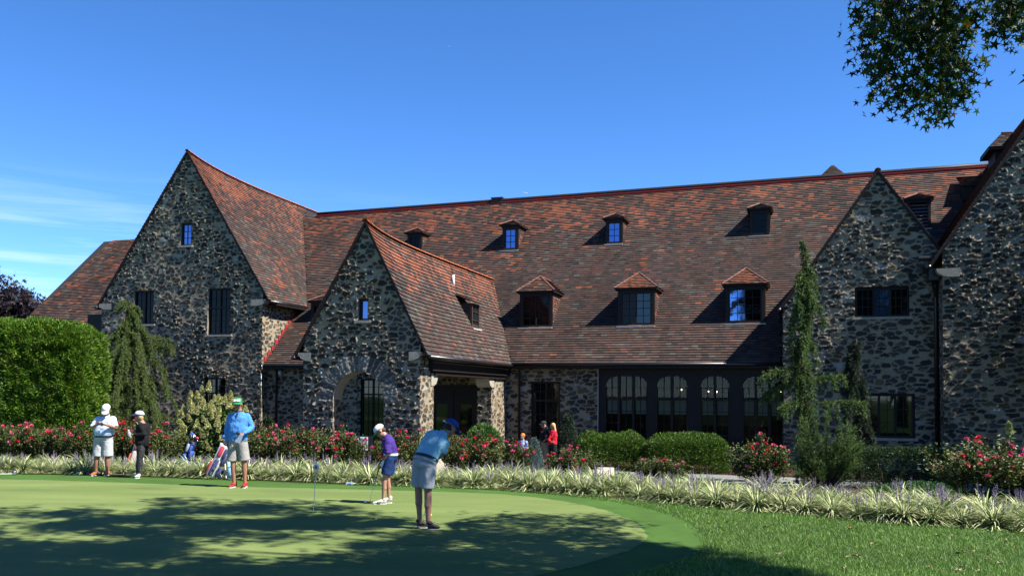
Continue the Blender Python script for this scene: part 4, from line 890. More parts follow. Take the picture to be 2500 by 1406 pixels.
# hydrangea with cream panicles
def hydrangea():
    r = np.random.default_rng(71); root = empty('hydrangea_bush', place(522, 28.0)); tag(root, 'big hydrangea bush covered in cream and lime flower cones behind the golf bag', 'bush')
    P, N, _ = shell(5200, (2.2, 1.6, 2.05), 'ball', r, .2, .6, 5); n = len(P); add('foliage', leafmesh('foliage', P, unit(N + r.normal(size=P.shape) * .8), .12 * r.uniform(.7, 1.3, n), .065, cmix(n, [(2, (.04, .11, .02)), (2, (.08, .16, .03)), (1, (.02, .05, .015))], r), r), root)
    k = 420; t = r.random(k); a = r.uniform(0, 2 * pi, k); rad = .085 * (1 - t) ** .7 * r.uniform(.6, 1, k); Q = np.stack([rad * np.cos(a), rad * np.sin(a), t * .26], 1)
    me = leafmesh('flower_cone', Q, unit(r.normal(size=(k, 3)) + np.stack([np.cos(a), np.sin(a), .4 + 0 * a], 1)), .035, .03, cmix(k, [(3, (.46, .48, .15)), (2, (.58, .56, .30)), (1, (.32, .28, .09))], r, .2), r, 'petal')
    b = MB()
    for i in range(135):
        th = r.uniform(0, 2 * pi) ; zz = r.random() ** .75; rr = 1.0 * sin(pi * (zz * .8 + .14)) ** .6; p = np.array([1.2 * rr * cos(th), -.8 * rr * abs(sin(th)) if r.random() < .8 else .6 * rr, .3 + 1.75 * zz + r.uniform(-.1, .1)])
        if i < 9: p = np.array([r.uniform(-.9, .95), r.uniform(-.4, .2), 2.1 + r.uniform(-.2, .35)])
        o = add('flower_cone', me, root, tuple(p)); s = r.uniform(.8, 1.25); o.scale = (s, s, s); tl = min(1.0, .25 + .7 * (1 - zz)) if i >= 9 else .15; o.rotation_euler = (tl * (-1 if p[1] > 0 else 1) * .6, tl * (p[0] / 1.2), r.uniform(0, 6))
        b.tube([[p[0] * .1, p[1] * .1, 0], [p[0] * .6, p[1] * .6, p[2] * .6], list(p)], [.014, .01, .006], 5, cap=False)
    b.build('stems', M['twig'], root)
    # single late flower stem near the right hand edge
    root = empty('late_hydrangea', place(2462, 16.6)); tag(root, 'single hydrangea stem with one pale flower cone rising above the right hand rose bush', 'flower')
    b = MB(); b.tube([[.1, 0, 0], [.05, 0, .9], [0, 0, 1.38]], [.012, .009, .006], 6); b.build('stem', M['twig'], root)
    P = np.array([[.01, 0, 1.1 + .03 * i] for i in range(16)]) ; add('leaf', leafmesh('leaf', P, unit(r.normal(size=(16, 3)) * [1, 1, .6] + [0, 0, -.4]), .13, .07, cmix(16, [(1, (.06, .13, .03))], r), r), root); o = add('flower_cone', me, root, (0, 0, 1.3)); o.scale = (.85, .85, .85)
hydrangea()

# shrub roses
def bloom_mesh():
    r = np.random.default_rng(5); n = 16; a = np.arange(n) * 2.4; d = unit(np.stack([np.cos(a), np.sin(a), .25 + .9 * (np.arange(n) / n)], 1)); P = d * .004
    out_ = []
    for nm, c in (('pink', (.85, .10, .26)), ('crimson', (.68, .02, .04)), ('pale', (.60, .16, .2))):
        C = np.array(c) * r.uniform(.8, 1.25, (n, 1)); out_.append(leafmesh('rose_bloom', P, d, .047, .047, C, r, 'petal'))
    return out_
BL = bloom_mesh()
ROSE = [(4, (.055, .09, .018)), (3, (.11, .14, .028)), (2, (.022, .045, .012)), (1.5, (.17, .18, .05)), (.5, (.12, .035, .025))]
def rose_mesh(seed):
    r = np.random.default_rng(seed); st = MB(); tips = []
    for i in range(26):
        az = r.uniform(0, 2 * pi); R_ = .5 * sqrt(r.random()) * 1.05; hh = (1 - .25 * (R_ * 2) ** 2) * r.uniform(.6, 1.03); p0 = np.array([.1 * cos(az), .1 * sin(az), 0]); p1 = np.array([R_ * .6 * cos(az), R_ * .6 * sin(az), hh * .45]); p2 = np.array([R_ * cos(az + .2), R_ * sin(az + .2), hh])
        st.tube([p0, p1, (p1 + p2) / 2 + r.normal(size=3) * .02, p2], [.010, .007, .005, .003], 4, cap=False); tips.append((p1, p2))
        for k in range(4): q = p1 + (p2 - p1) * r.random(); e_ = q + unit(r.normal(size=3) + [0, 0, .6]) * .17; st.tube([q, e_], [.004, .002], 4, cap=False); tips.append((q, e_))
    PP = []; n_each = 46
    for a, c in tips: t = r.random(n_each) ** .7; PP.append(a + (c - a) * t[:, None] + r.normal(size=(n_each, 3)) * .045)
    P = np.concatenate(PP); P = P[P[:, 2] > .16]; n = len(P); D = unit(r.normal(size=(n, 3)) + [0, 0, .35] + P * [1.2, 1.2, 0])
    C = cmix(n, ROSE, r); top = (P[:, 2] > .85) & (r.random(n) < .16); C[top] = [.16, .045, .03]
    return leafmesh('foliage', P, D, .05 * r.uniform(.6, 1.3, n), .03, C, r), st.data('stems', M['twig']), np.array([c for a, c in tips])
RM = [rose_mesh(80 + i) for i in range(4)]
GR = 'shrub roses in the long bed'
def rose(px, Y, w, h, nb, label, i, pale=.3, topb=.8):
    r = np.random.default_rng(900 + i); root = empty('rose_bush', place(px, Y), r.uniform(-.3, .3)); tag(root, label, 'rose bush', GR); f, s, tips = RM[i % 4]
    for nm, me in (('foliage', f), ('stems', s)): o = add(nm, me, root); o.scale = (w, w * .85, h); o.rotation_euler = (0, 0, i * 1.9)
    a = i * 1.9; R_ = np.array([[cos(a), -sin(a), 0], [sin(a), cos(a), 0], [0, 0, 1]]); T = (tips * [w, w * .85, h]) @ R_.T
    sc = T[:, 2] / h * topb - T[:, 1] * .7 / w + r.random(len(T)) * .75; T = T[np.argsort(-sc)][:nb]
    for p in T: o = add('rose_bloom', BL[r.choice(3, p=[.5, .5 - pale * .5, pale * .5])], root, tuple(p + [0, -.03, .03])); s_ = r.uniform(.75, 1.4); o.scale = (s_,) * 3; o.rotation_euler = (r.uniform(-.2, 1.1), r.uniform(-.6, .6), r.uniform(0, 6))
roses = [(-25, 24.6, 1.35, 1.12, 12, 'rose bush with few pink blooms cut off by the left edge of the photo'), (58, 24.4, 1.2, 1.1, 14, 'rose bush below the clipped hedge, second from the left edge'), (128, 24.3, 1.15, 1.12, 15, 'rose bush with scattered pink blooms below the middle of the clipped hedge'),
    (196, 24.2, 1.1, 1.15, 14, 'rose bush immediately left of the man looking at his phone'), (268, 24.0, 1.05, 1.2, 12, 'rose bush behind the man looking at his phone'), (306, 24.2, .95, 1.3, 16, 'taller rose bush between the phone man and the woman in black'), (352, 24.0, 1.0, 1.2, 12, 'rose bush directly behind the woman in black'), (400, 24.0, 1.1, 1.2, 16, 'rose bush between the woman in black and the hydrangea'),
    (640, 23.5, 1.25, 1.28, 16, 'rose bush right beside the man in the blue pullover'), (705, 23.3, 1.3, 1.22, 18, 'rose bush below the wall lantern, between the blue pullover man and the arch'), (775, 23.0, 1.35, 1.22, 22, 'rose bush behind the practice hole marker'), (845, 22.8, 1.2, 1.25, 22, 'rose bush half covering the white sign'),
    (945, 22.6, .9, 1.0, 10, 'small rose bush behind the boy in purple'), (995, 22.4, 1.25, 1.2, 12, 'rose bush between the boy in purple and the boy in the teal shirt'), (1112, 22.6, 1.2, 1.25, 18, 'rose bush just right of the boy in the teal shirt'), (1180, 22.6, 1.25, 1.25, 20, 'rose bush in front of the feathery cypress'),
    (1258, 23.0, 1.1, 1.1, 12, 'rose bush hiding the red haired child'), (1405, 23.5, 1.25, .98, 14, 'low rose bush below the pointed holly, left of the pale stone block'), (1612, 22.6, 1.25, .82, 8, 'low sparse rose bush in front of the second yew bush'), (1852, 20.4, 1.45, 1.28, 24, 'round red rose bush standing alone before the arched windows'),
    (2378, 16.4, 1.7, 1.28, 30, 'large rose bush with clusters of pink blooms near the right edge'), (2490, 16.2, 1.35, 1.05, 10, 'rose bush cut off by the right edge of the photo')]
for i, q in enumerate(roses): rose(*q, i)
# tall single blooms
# liriope edging ------------------------------------------------------
def liriope_mesh(seed, flowers):
    r = np.random.default_rng(seed); n = 420; az = r.uniform(0, 2 * pi, n); up = r.uniform(.2, 1, n); L = r.uniform(.2, .47, n); V = []; F = []; C = []; k = 0
    t = np.linspace(0, 1, 5); base = np.array([.66, .68, .36]); grn = np.array([.10, .17, .035])
    for i in range(n):
        th0 = 1.45 * up[i] + .1; th = th0 - t * (1.0 + 1.2 * (1 - up[i])); st_ = L[i] / 4; x = np.cumsum(np.cos(th) * st_) - cos(th0) * st_; z = np.cumsum(np.sin(th) * st_); z = z - z[0]; z = np.maximum(z, .01)
        d = np.array([cos(az[i]), sin(az[i]), 0]); w = np.array([-d[1], d[0], 0]); wd = .0052 * np.array([.8, 1, .95, .7, .12]) * r.uniform(.9, 1.5); o = d * .05 * r.random(); P = o + np.outer(x, d) + np.stack([0 * z, 0 * z, z], 1)
        V += list(np.concatenate([P - np.outer(wd, w), P + np.outer(wd, w)])); F += [[k + q, k + q + 1, k + 6 + q, k + 5 + q] for q in range(4)]; m_ = r.random(); c = (base if m_ < .42 else grn if m_ < .78 else base * [.5, .6, .45]) * r.uniform(.65, 1.25); C += [c] * 10; k += 10
    lv = mesh_data('leaves', V, F, M['leaf'], C)
    b = MB(); 
    for i in range(flowers):
        a = r.uniform(0, 2 * pi); q = r.uniform(.04, .2); h = r.uniform(.34, .47); p = np.array([q * cos(a), q * sin(a), h]); b.c = (.12, .08, .16); b.tube([[q * .3 * cos(a), q * .3 * sin(a), .05], p * [1, 1, .6]], .003, 4, cap=False)
        for j in range(22): f = j / 22; pp = p * [1, 1, 1] * (1 - .36 * (1 - f) * np.array([0.2, .2, 1])); b.ell(pp + r.normal(size=3) * [.007, .007, .002], (.0075 * (1.2 - .7 * f),) * 3, nu=5, nv=4, col=np.array([.30, .245, .34]) * r.uniform(.7, 1.35))
    return lv, (b.data('flower_spikes', M['petal'], col=True) if flowers else None)
LM = [liriope_mesh(120 + i, f) for i, f in enumerate((6, 2, 9, 0, 4, 1))]
def seg_len(P): return np.concatenate([[0], np.cumsum(np.linalg.norm(np.diff(P, axis=0), axis=1))])
cl = seg_len(BED); r = np.random.default_rng(33); nC = 0
ROWL = ['striped liriope clump arching over the turf edge in the front row of the bed', 'striped liriope clump in the second row of the bed edging', 'striped liriope clump in the third row of the bed edging', 'striped liriope clump in the back row of the bed edging']
kf = 1; CL = []
for row in range(4):
    s_ = .2 + .27 * (row % 2); off = .34 + .50 * row
    while s_ < cl[-1]:
        x = np.interp(s_, cl, BED[:, 0]); y = np.interp(s_, cl, BED[:, 1]); i = min(np.searchsorted(cl, s_), len(BED) - 1); tdir = unit(BED[i] - BED[i - 1]); nrm_ = np.array([-tdir[1], tdir[0]])
        p = np.array([x, y]) + nrm_ * (off + r.uniform(-.07, .07)); q = (p[0] / p[1]) ; s_ += r.uniform(.33, .47)
        if abs(q) > .62: continue
        pxx = 1250 + q * 2200
        if row == 3 and (pxx < 1150 or r.random() < .12): continue
        if row == 0 and r.random() < .03: continue
        root = empty('liriope_clump', (p[0], p[1], float(ground_z(p[0], p[1])) + .01), r.uniform(0, 6)); CL.append((row, pxx, root)); tag(root, ROWL[row], 'grass plant', ['liriope clumps of the front row', 'liriope clumps of the second row', 'liriope clumps of the third row', 'liriope clumps of the back row'][row])
        kf += row == 0
        sc = r.uniform(.75, 1.3); k = r.choice(6, p=[.24, .2, .14, .14, .18, .10]); lv, fl = LM[k]
        o = add('leaves', lv, root); o.scale = (sc * 1.22, sc * 1.22, sc * 1.16)
        if fl: o = add('flower_spikes', fl, root); o.scale = (sc,) * 3
        nC += 1

LMK = [(0, 'left edge of the photo'), (130, 'middle of the clipped hedge'), (250, 'man with the phone'), (335, 'woman in black'), (445, 'dark blue golf bag'), (515, 'white and navy golf bag'), (585, 'man in the blue pullover'), (670, 'holly by the big gable'), (770, 'hole marker'), (856, 'plastic bottle'), (935, 'boy in purple'), (1040, 'boy in the teal polo'), (1180, 'cypress bush'), (1277, 'red haired child'), (1335, 'couple on the path'), (1478, 'pale stone block'), (1574, 'dark stone block'), (1672, 'second yew bush'), (1852, 'lone round rose bush'), (1970, 'tall weeping spruce'), (2170, 'low window of the right gable'), (2305, 'black downpipe'), (2385, 'large rose bush at right'), (2500, 'right edge of the photo')]
ORD = ['nearest', 'second', 'third', 'fourth', 'fifth', 'sixth', 'seventh']
for row in range(4):
    for li, (lx, ln) in enumerate(LMK):
        for side in (-1, 1):
            g = sorted([(abs(x - lx), o_) for (rw, x, o_) in CL if rw == row and min(range(len(LMK)), key=lambda k: abs(LMK[k][0] - x)) == li and (x >= lx) == (side > 0)], key=lambda q: q[0])
            for k, (_, o_) in enumerate(g): o_['label'] = f"{['front', 'second', 'third', 'back'][row]} row liriope clump, {ORD[min(k, 6)]} on the {'right' if side > 0 else 'left'} of the {ln}"
# trees ---------------------------------------------------------------
def star(name, P, N, size, C, r, lobes=5):
    """star-shaped lobed leaves as triangle fans"""
    n = len(P); a = unit(np.cross(N, unit(r.normal(size=(n, 3))))); b_ = np.cross(N, a); V = [P]; m = 2 * lobes
    for k in range(m):
        th = pi * k / lobes; rr = (1.0 if k % 2 == 0 else .36) * size * (.95 if k % 4 else 1.1)
        V.append(P + (a * cos(th) + b_ * sin(th)) * rr[:, None] - N * (rr * (.18 if k % 2 == 0 else 0))[:, None])
    V = np.stack(V, 1); o = (np.arange(n) * (m + 1))[:, None, None]; F = (np.array([[0, 1 + k, 1 + (k + 1) % m] for k in range(m)])[None] + o).reshape(-1, 3); return mesh_data(name, V.reshape(-1, 3), F, M['leaf'], np.repeat(C, m + 1, 0))
def inpoly(px, py, poly):
    poly = np.asarray(poly, float); ins = np.zeros(np.shape(px), bool); j = len(poly) - 1
    for i in range(len(poly)):
        xi, yi = poly[i]; xj, yj = poly[j]; c = ((yi > py) != (yj > py)) & (px < (xj - xi) * (py - yi) / (yj - yi + 1e-12) + xi); ins ^= c; j = i
    return ins
CR_ = np.array(Matrix.Rotation(PITCH, 3, 'X') @ Matrix.Rotation(pi / 2, 3, 'X') @ Matrix.Rotation(ROLL, 3, 'Z'))
def proj(P):
    q = (np.asarray(P) - [0, 0, CAMH]) @ CR_; return PCX + FP * q[:, 0] / -q[:, 2], PCY - FP * q[:, 1] / -q[:, 2], -q[:, 2]
def sweetgum():
    r = np.random.default_rng(210); root = empty('sweetgum_tree', (8.6, 6.4, 0)); tag(root, 'sweetgum tree whose dark star leaved boughs hang into the upper right corner', 'tree'); LOC = np.array([8.6, 6.4, 0])
    # clusters whose shade dapples the green
    K = []
    sil = [(2080, -80), (2082, 95), (2110, 170), (2085, 145), (2120, 250), (2150, 240), (2170, 315), (2215, 300), (2245, 275), (2270, 300), (2300, 308), (2345, 300), (2345, 270), (2385, 235), (2398, 160), (2385, 110), (2385, 40), (2390, -80)]
    sil2 = [(2400, -80), (2420, 40), (2430, 125), (2455, 120), (2480, 90), (2520, 150), (2560, 60), (2560, -80)]
    tries = 0
    while len(K) < 2300 and tries < 400000:
        tries += 1; gx, gy = r.uniform(-9.5, 5.5), r.uniform(6.5, 17.8); g = np.array([[gx, gy, 0.]]); px_, py_, _ = proj(g); px_, py_ = px_[0], py_[0]
        lim = np.interp(px_, [-400, 0, 200, 300, 400, 640, 760, 930, 1020, 1130, 1500, 1760, 1900, 2100], [1235, 1238, 1232, 1258, 1214, 1222, 1226, 1250, 1282, 1298, 1303, 1350, 1380, 1460])
        if py_ < lim: continue
        e_ = py_ - lim; dens = sstep(0, 26, e_) * .9 + .1
        lf = fbm(np.array(gx * .55 + 3), np.array(gy * 1.1), 7, 3)
        if lf < .40 and py_ < 1385: dens *= .05
        for (cx, cy, rx, ry) in ((640, 1345, 230, 26), (850, 1312, 150, 12), (150, 1312, 190, 16), (520, 1262, 120, 9), (1180, 1325, 90, 9), (330, 1283, 110, 9), (1120, 1277, 70, 10)):
            if ((px_ - cx) / rx) ** 2 + ((py_ - cy) / ry) ** 2 < 1: dens *= .04
        if r.random() > dens: continue
        hgt = r.uniform(5.5, 12.5); c = g[0] + SDIR * hgt / SDIR[2]; dd = c - [7.2, 8.2, 0]
        if np.hypot(dd[0], dd[1]) > 8.5 or c[1] < 1.0: continue
        X_, Y_, Z_ = proj(c[None]); X_, Y_ = X_[0], Y_[0]; mg = .5 * FP / max(Z_[0], .5)
        if Z_[0] > .3 and Y_ > -mg and X_ < 2500 + mg and X_ > -mg:
            continue
        K.append((c, r.uniform(.22, .42), int(r.uniform(22, 40))))
    V = []
    for c, rad, n in K: V.append(c + r.normal(size=(n, 3)) * rad * .6 * [1, 1, .55])
    P = np.concatenate(V); sz = np.full(len(P), .10) * r.uniform(.8, 1.3, len(P))
    # boughs seen in the picture
    Q = []; bough = []
    for poly, n, tops in ((sil, 170, [(2140, -60), (2190, -60), (2240, -60), (2290, -60), (2340, -60)]), (sil2, 60, [(2440, -60), (2500, -60)])):
        cen = []
        while len(cen) < n:
            x, y = r.uniform(2070, 2570), r.uniform(-80, 310)
            if inpoly(x, y, poly) and inpoly(x + 18, y + 12, poly) and inpoly(x - 14, y + 6, poly): cen.append((x, y, r.uniform(10.0, 12.4)))
        for x, y, D_ in cen:
            p = at(x, y, D_); tx, ty = tops[r.integers(len(tops))]; top_ = at(tx + r.uniform(-30, 30), ty, D_ + r.uniform(-.3, .3)); bough.append((top_, p)); m = 12; Q.append(p + r.normal(size=(m, 3)) * [.10, .14, .10])
            if y > 60: mm = 5; t = r.random((mm, 1)) * .5 + .5; q_ = top_ + (p - top_) * t + r.normal(size=(mm, 3)) * .05; a_, b2, _ = proj(q_); Q.append(q_[inpoly(a_, b2, poly)])
    Q = np.concatenate(Q); P2 = np.concatenate([P, Q]); sz = np.concatenate([sz, ( .076) * r.uniform(.55, 1.15, len(Q))]); N = unit(r.normal(size=P2.shape) * [1, 1, .6] + [0, 0, .5])
    N[len(P):] = unit(r.normal(size=(len(Q), 3)) * [1, .9, .8] + [0, -.35, .25])
    C = cmix(len(P2), [(5, (.022, .055, .012)), (4, (.045, .10, .016)), (.6, (.16, .2, .02)), (.15, (.25, .12, .02))], r)
    me = star('crown', P2 - LOC, N, sz, C, r); add('crown', me, root)
    b = MB(); b.tube([[0, 0, -.2], [.05, .05, 2], [-.1, .1, 5], [-.2, .4, 9], [-.2, .5, 13]], [.42, .33, .28, .2, .08], 14)
    for i in range(30):
        c = K[r.integers(len(K))][0] - LOC; z = max(3.5, min(11.5, c[2] - r.uniform(.5, 2.5))); s0 = np.array([-.15, .25, z]); mid = (s0 + c) / 2 + [0, 0, .25] + r.normal(size=3) * .2; b.tube([s0, mid, c], [.05, .025, .008], 6, cap=False)
    hub = at(2240, -260, 11.0) - LOC; b.tube([[-.15, .25, 5.5], (np.array([-.15, .25, 6.2]) + hub) / 2 + [0, 0, 3.0], hub], [.12, .08, .05], 8)
    for top_, p in bough[::3]:
        a = top_ - LOC; c = p - LOC; b.tube([hub + r.normal(size=3) * .05, a, (a + c) / 2 + r.normal(size=3) * .04, c], [.02, .009, .006, .003], 4, cap=False)
    b.build('trunk', M['bark'], root, True)
    for (x, y) in ((2392, 40), (2415, 57), (2410, 92), (2399, 75), (2340, 165)):
        c = at(x, y, 11.2) - LOC; f = MB(); f.ell((0, 0, 0), (.02, .02, .02), nu=8, nv=6)
        for q in unit(r.normal(size=(30, 3))): f.tube([q * .018, q * .032], [.005, .001], 4, cap=False)
        f.tube([[0, 0, .02], [.01, 0, .16]], .002, 4, cap=False); o = f.build('seed_ball', M['twig'], root); o.location = tuple(c)
sweetgum()
def far_tree(name, loc, cr, R_, n, cols, label, seed, lsz, hgt, clumps=60, holes=.0):
    r = np.random.default_rng(seed); root = empty(name, loc); tag(root, label, 'tree'); b = MB(); b.tube([[0, 0, 0], [.1, 0, hgt * .5], [0, 0, hgt * .85]], [.3, .2, .06], 8); V = []
    for i in range(clumps):
        d = unit(r.normal(size=3)); c = np.array(cr) + d * np.array(R_) * r.uniform(.35, 1.0) ** .6; b.tube([[0, 0, max(1.5, c[2] * .55)], (np.array([0, 0, c[2] * .7]) + c) / 2, c], [.07, .04, .01], 5, cap=False); V.append(c + r.normal(size=(n // clumps, 3)) * .42 * [1, 1, .6])
    P = np.concatenate(V); m = len(P); b.build('trunk', M['bark'], root, True); add('crown', star('crown', P, unit(r.normal(size=(m, 3)) + [0, 0, .6]), lsz * r.uniform(.7, 1.3, m), cmix(m, cols, r), r), root)
PUR = [(4, (.014, .010, .016)), (2, (.03, .018, .024)), (1, (.055, .04, .05))]
far_tree('purple_maple', place(28, 58, -.75), (0, 0, 7.0), (2.3, 2, 2.5), 7000, PUR, 'dark purple leaved tree showing above the clipped hedge beside the left wing roof', 221, np.array(.16), 8, clumps=75)
far_tree('purple_maple', place(-105, 56, -.75), (0, 0, 7.8), (2.9, 2.6, 3.3), 7000, PUR, 'taller dark purple leaved tree whose twigs enter from the left edge', 222, np.array(.16), 10, clumps=80)
# big tree past the right edge that shades the end gable and the low hedge
def shade_tree():
    r = np.random.default_rng(230); c0 = W3(20.9, -5.6, -.75); root = empty('shade_tree', tuple(c0)); tag(root, 'leafy tree just outside the right edge, shading the end gable and the low hedge', 'tree')
    b = MB(); b.tube([[0, 0, 0], [0, .1, 3], [.1, 0, 7]], [.35, .28, .12], 10); V = []
    for i in range(190):
        d = unit(r.normal(size=3)); c = np.array([0, 0, 6.0]) + d * np.array([2.3, 4.2, 3.4]) * r.uniform(.2, 1) ** .5; b.tube([[0, 0, max(2, c[2] * .6)], c], [.06, .01], 5, cap=False); V.append(c + r.normal(size=(42, 3)) * .5)
    P = np.concatenate(V); vv_ = uv(P + c0)[1]; P = P[vv_ < -2.15]; m = len(P); b.build('trunk', M['bark'], root, True); add('crown', star('crown', P, unit(r.normal(size=(m, 3)) + [0, 0, .6]), .2 * r.uniform(.7, 1.3, m), cmix(m, [(1, (.03, .06, .015))], r), r), root)
shade_tree()

# grass blades on the rough lawn ---------------------------------------
def blades():
    r = np.random.default_rng(240); n = 400000; x = r.uniform(-3, 12.5, n); y = 8.6 + (20 - 8.6) * r.random(n) ** 1.5; px_, py_, _ = proj(np.stack([x, y, 0 * x], 1))
    k = (px_ > -60) & (px_ < 2560) & (py_ < 1460) & ~inpoly(x + r.normal(size=n) * .05, y + r.normal(size=n) * .05, PF); edge = np.interp(x, BED[:, 0], BED[:, 1]); k &= y < edge + .08; x, y = x[k], y[k]; n = len(x); patch = fbm(x * .9, y * .9, 55, 3)
    h = r.uniform(.022, .05, n) * (.75 + .6 * patch); a = r.uniform(0, 2 * pi, n); w = r.uniform(.0022, .0042, n) * (1 + (y - 9) * .06); ln = r.normal(size=(n, 2)) * .022
    B = np.stack([x, y, np.zeros(n)], 1); wv = np.stack([np.cos(a), np.sin(a), 0 * a], 1) * w[:, None]; tip = B + np.stack([ln[:, 0], ln[:, 1], h], 1); V = np.stack([B - wv, B + wv, tip], 1).reshape(-1, 3)
    c = cmix(n, [(5, (.09, .20, .02)), (3, (.15, .28, .035)), (2, (.26, .38, .14)), (1, (.04, .10, .014))], r) * (.7 + .6 * patch[:, None]); tag(add('lawn_grass', mesh_data('lawn_grass', V, np.arange(3 * n).reshape(n, 3), M['leaf'], np.repeat(c, 3, 0))), kind='stuff')
blades()
# fallen leaves: each a curled dry leaf
r = np.random.default_rng(250); FLM = []
for i in range(3):
    a = np.linspace(0, 2 * pi, 10, endpoint=False); rr = np.where(np.arange(10) % 2 == 0, .05, .022) * r.uniform(.8, 1.2, 10); V = [[0, 0, .008]] + [[rr[k] * cos(a[k]), rr[k] * sin(a[k]), .006 + r.uniform(0, .028)] for k in range(10)]
    FLM.append(mesh_data('fallen_leaf', V, np.array([[0, 1 + k, 1 + (k + 1) % 10] for k in range(10)]), mat('dry_leaf_%s' % 'abc'[i], [(.28, .19, .09), (.18, .09, .04), (.34, .26, .15)][i], .8)))
for i in range(46):
    px_ = r.uniform(1500, 2480); lo = np.interp(px_, [1500, 1700, 2500], [1236, 1250, 1310]); py_ = r.uniform(lo + 12, 1400); p = gp(px_, py_)
    if inpoly(p[0], p[1], PF): continue
    o = add('fallen_leaf', FLM[i % 3], None, (p[0], p[1], .012), r.uniform(0, 6)); s = r.uniform(.6, 1.2); o.scale = (s, s, s); tag(o, 'small dry brown leaf lying on the mown lawn', 'leaf', 'fallen leaves on the lawn')
# ---------------------------------------------------------------- people
def A3(*p): return np.array(p, float)
M['skin'] = mat('skin', (.42, .215, .145), .55, .35, var=.08, vscale=12); M['skin2'] = mat('tanned_skin', (.33, .155, .095), .55, .35, var=.08, vscale=12); M['skin3'] = mat('shade_painted_skin', (.30, .15, .10), .55, .3, var=.08, vscale=12)  # third skin is a darker copy with shade put into its colour
def cloth(name, c, fold=.018, fs=7, st=(1, 1, .35), rough=.85, **k): return mat(name, c, rough, .15, bump=fold, bscale=fs, bstretch=st, **k)
def frame_of(d, up=(0, 0, 1)):
    d = unit(A3(*d)); x = unit(np.cross(d, A3(*up))); z = np.cross(x, d); return x, d, z          # right, forward, up
def remesh(o, vox, smooth=4, subdiv=0):
    m = o.modifiers.new('Remesh', 'REMESH'); m.mode = 'VOXEL'; m.voxel_size = vox; m.use_smooth_shade = True
    s = o.modifiers.new('Smooth', 'SMOOTH'); s.factor = .5; s.iterations = smooth; return o
def limb(b, P, R, n=12): 
    """tapered limb through the joints with a swelling muscle between"""
    P = [A3(*p) for p in P]; Q = []; S_ = []
    for i in range(len(P) - 1):
        k = 6
        for j in range(k): t = j / k; Q.append(P[i] * (1 - t) + P[i + 1] * t); S_.append(R[i] * (1 - t) + R[i + 1] * t + (R[i] + R[i + 1]) * .5 * .10 * sin(pi * min(1, t * 1.4)) * (1 if t < .7 else .3))
    Q.append(P[-1]); S_.append(R[-1]); b.tube(Q, S_, n); [b.ell(p, (r_,) * 3, nu=10, nv=7) for p, r_ in zip(P, R)]
def hand(b, wr, d, palm, curl, s=1.0, side=1):
    """palm and five separate fingers; d = forearm direction, palm = palm normal"""
    x, d, z = frame_of(d, palm); z = -z if np.dot(z, A3(*palm)) < 0 else z; x = x * side; wr = A3(*wr)
    b.rings([wr - d * .01 * s, wr + d * .03 * s, wr + d * .085 * s], [x * .026 * s, x * .036 * s, x * .042 * s], [z * .018 * s, z * .016 * s, z * .012 * s], n=10)
    for i, (o, L) in enumerate(((-.031, .066), (-.011, .076), (.011, .071), (.030, .056))):
        p = wr + d * .08 * s + x * o * s; c = curl * (.9 + .08 * i); dd = d; P = [p]
        for k, f in enumerate((.45, .3, .25)):
            a = c * (k + 1) * .75; dd = d * cos(a) + z * sin(a); P.append(P[-1] + dd * L * f * s)
        b.tube(P, [.0095 * s, .009 * s, .0083 * s, .0065 * s], 7)
    p = wr + d * .025 * s - x * .03 * s; t1 = unit(d * .75 - x * .6 + z * (.2 + .3 * curl)); t2 = unit(d + z * .5 * curl - x * .1); b.tube([p, p + t1 * .042 * s, p + t1 * .042 * s + t2 * .032 * s], [.0125 * s, .0105 * s, .0075 * s], 7)
def head(b, c, f, up, s=1.0):
    x, f, u = frame_of(f, up); c = A3(*c); R_ = np.stack([x, f, u], 1); E_ = lambda p, r_, **k: b.ell(c + R_ @ (A3(*p) * s), A3(*r_) * s, R_, **k)
    E_((0, -.012, .025), (.074, .094, .088)); E_((0, .018, -.045), (.058, .068, .070)); E_((0, .045, -.088), (.032, .032, .026)); E_((0, .088, -.022), (.0125, .022, .021), nu=8, nv=7); E_((0, .074, .004), (.010, .016, .026), nu=8, nv=7)
    E_((0, .070, .028), (.050, .022, .012)); E_((0, .076, -.058), (.024, .012, .011), nu=8, nv=7)
    for q in (-1, 1): E_((q * .076, -.008, -.012), (.010, .020, .031), nu=8, nv=7); E_((q * .042, .050, -.02), (.022, .026, .022), nu=8, nv=7)
    return x, f, u
def face_bits(root, c, f, up, s, sunglass=False):
    x, f, u = frame_of(f, up); c = A3(*c); R_ = np.stack([x, f, u], 1)
    for q in (-1, 1):
        b = MB(); b.ell(c + R_ @ (A3(q * .031, .079, .007) * s), A3(.013, .008, .008) * s, R_, nu=8, nv=6); b.build('eye', M['eye'], root, True)
    b = MB(); b.ell(c + R_ @ (A3(0, .087, -.057) * s), A3(.021, .005, .006) * s, R_, nu=10, nv=6); b.build('mouth', M['lip'], root, True)
    if sunglass:
        b = MB()
        for q in (-1, 1): b.ell(c + R_ @ (A3(q * .034, .086, .007) * s), A3(.027, .008, .019) * s, R_, nu=10, nv=7); b.tube([c + R_ @ (A3(q * .062, .076, .012) * s), c + R_ @ (A3(q * .079, 0, .008) * s)], .004 * s, 5)
        b.build('sunglasses', M['black'], root, True)
M['eye'] = mat('eye', (.03, .02, .015), .2, .5); M['lip'] = mat('lips', (.32, .10, .08), .5); M['black'] = mat('black_plastic', (.006, .006, .007), .35, .5)
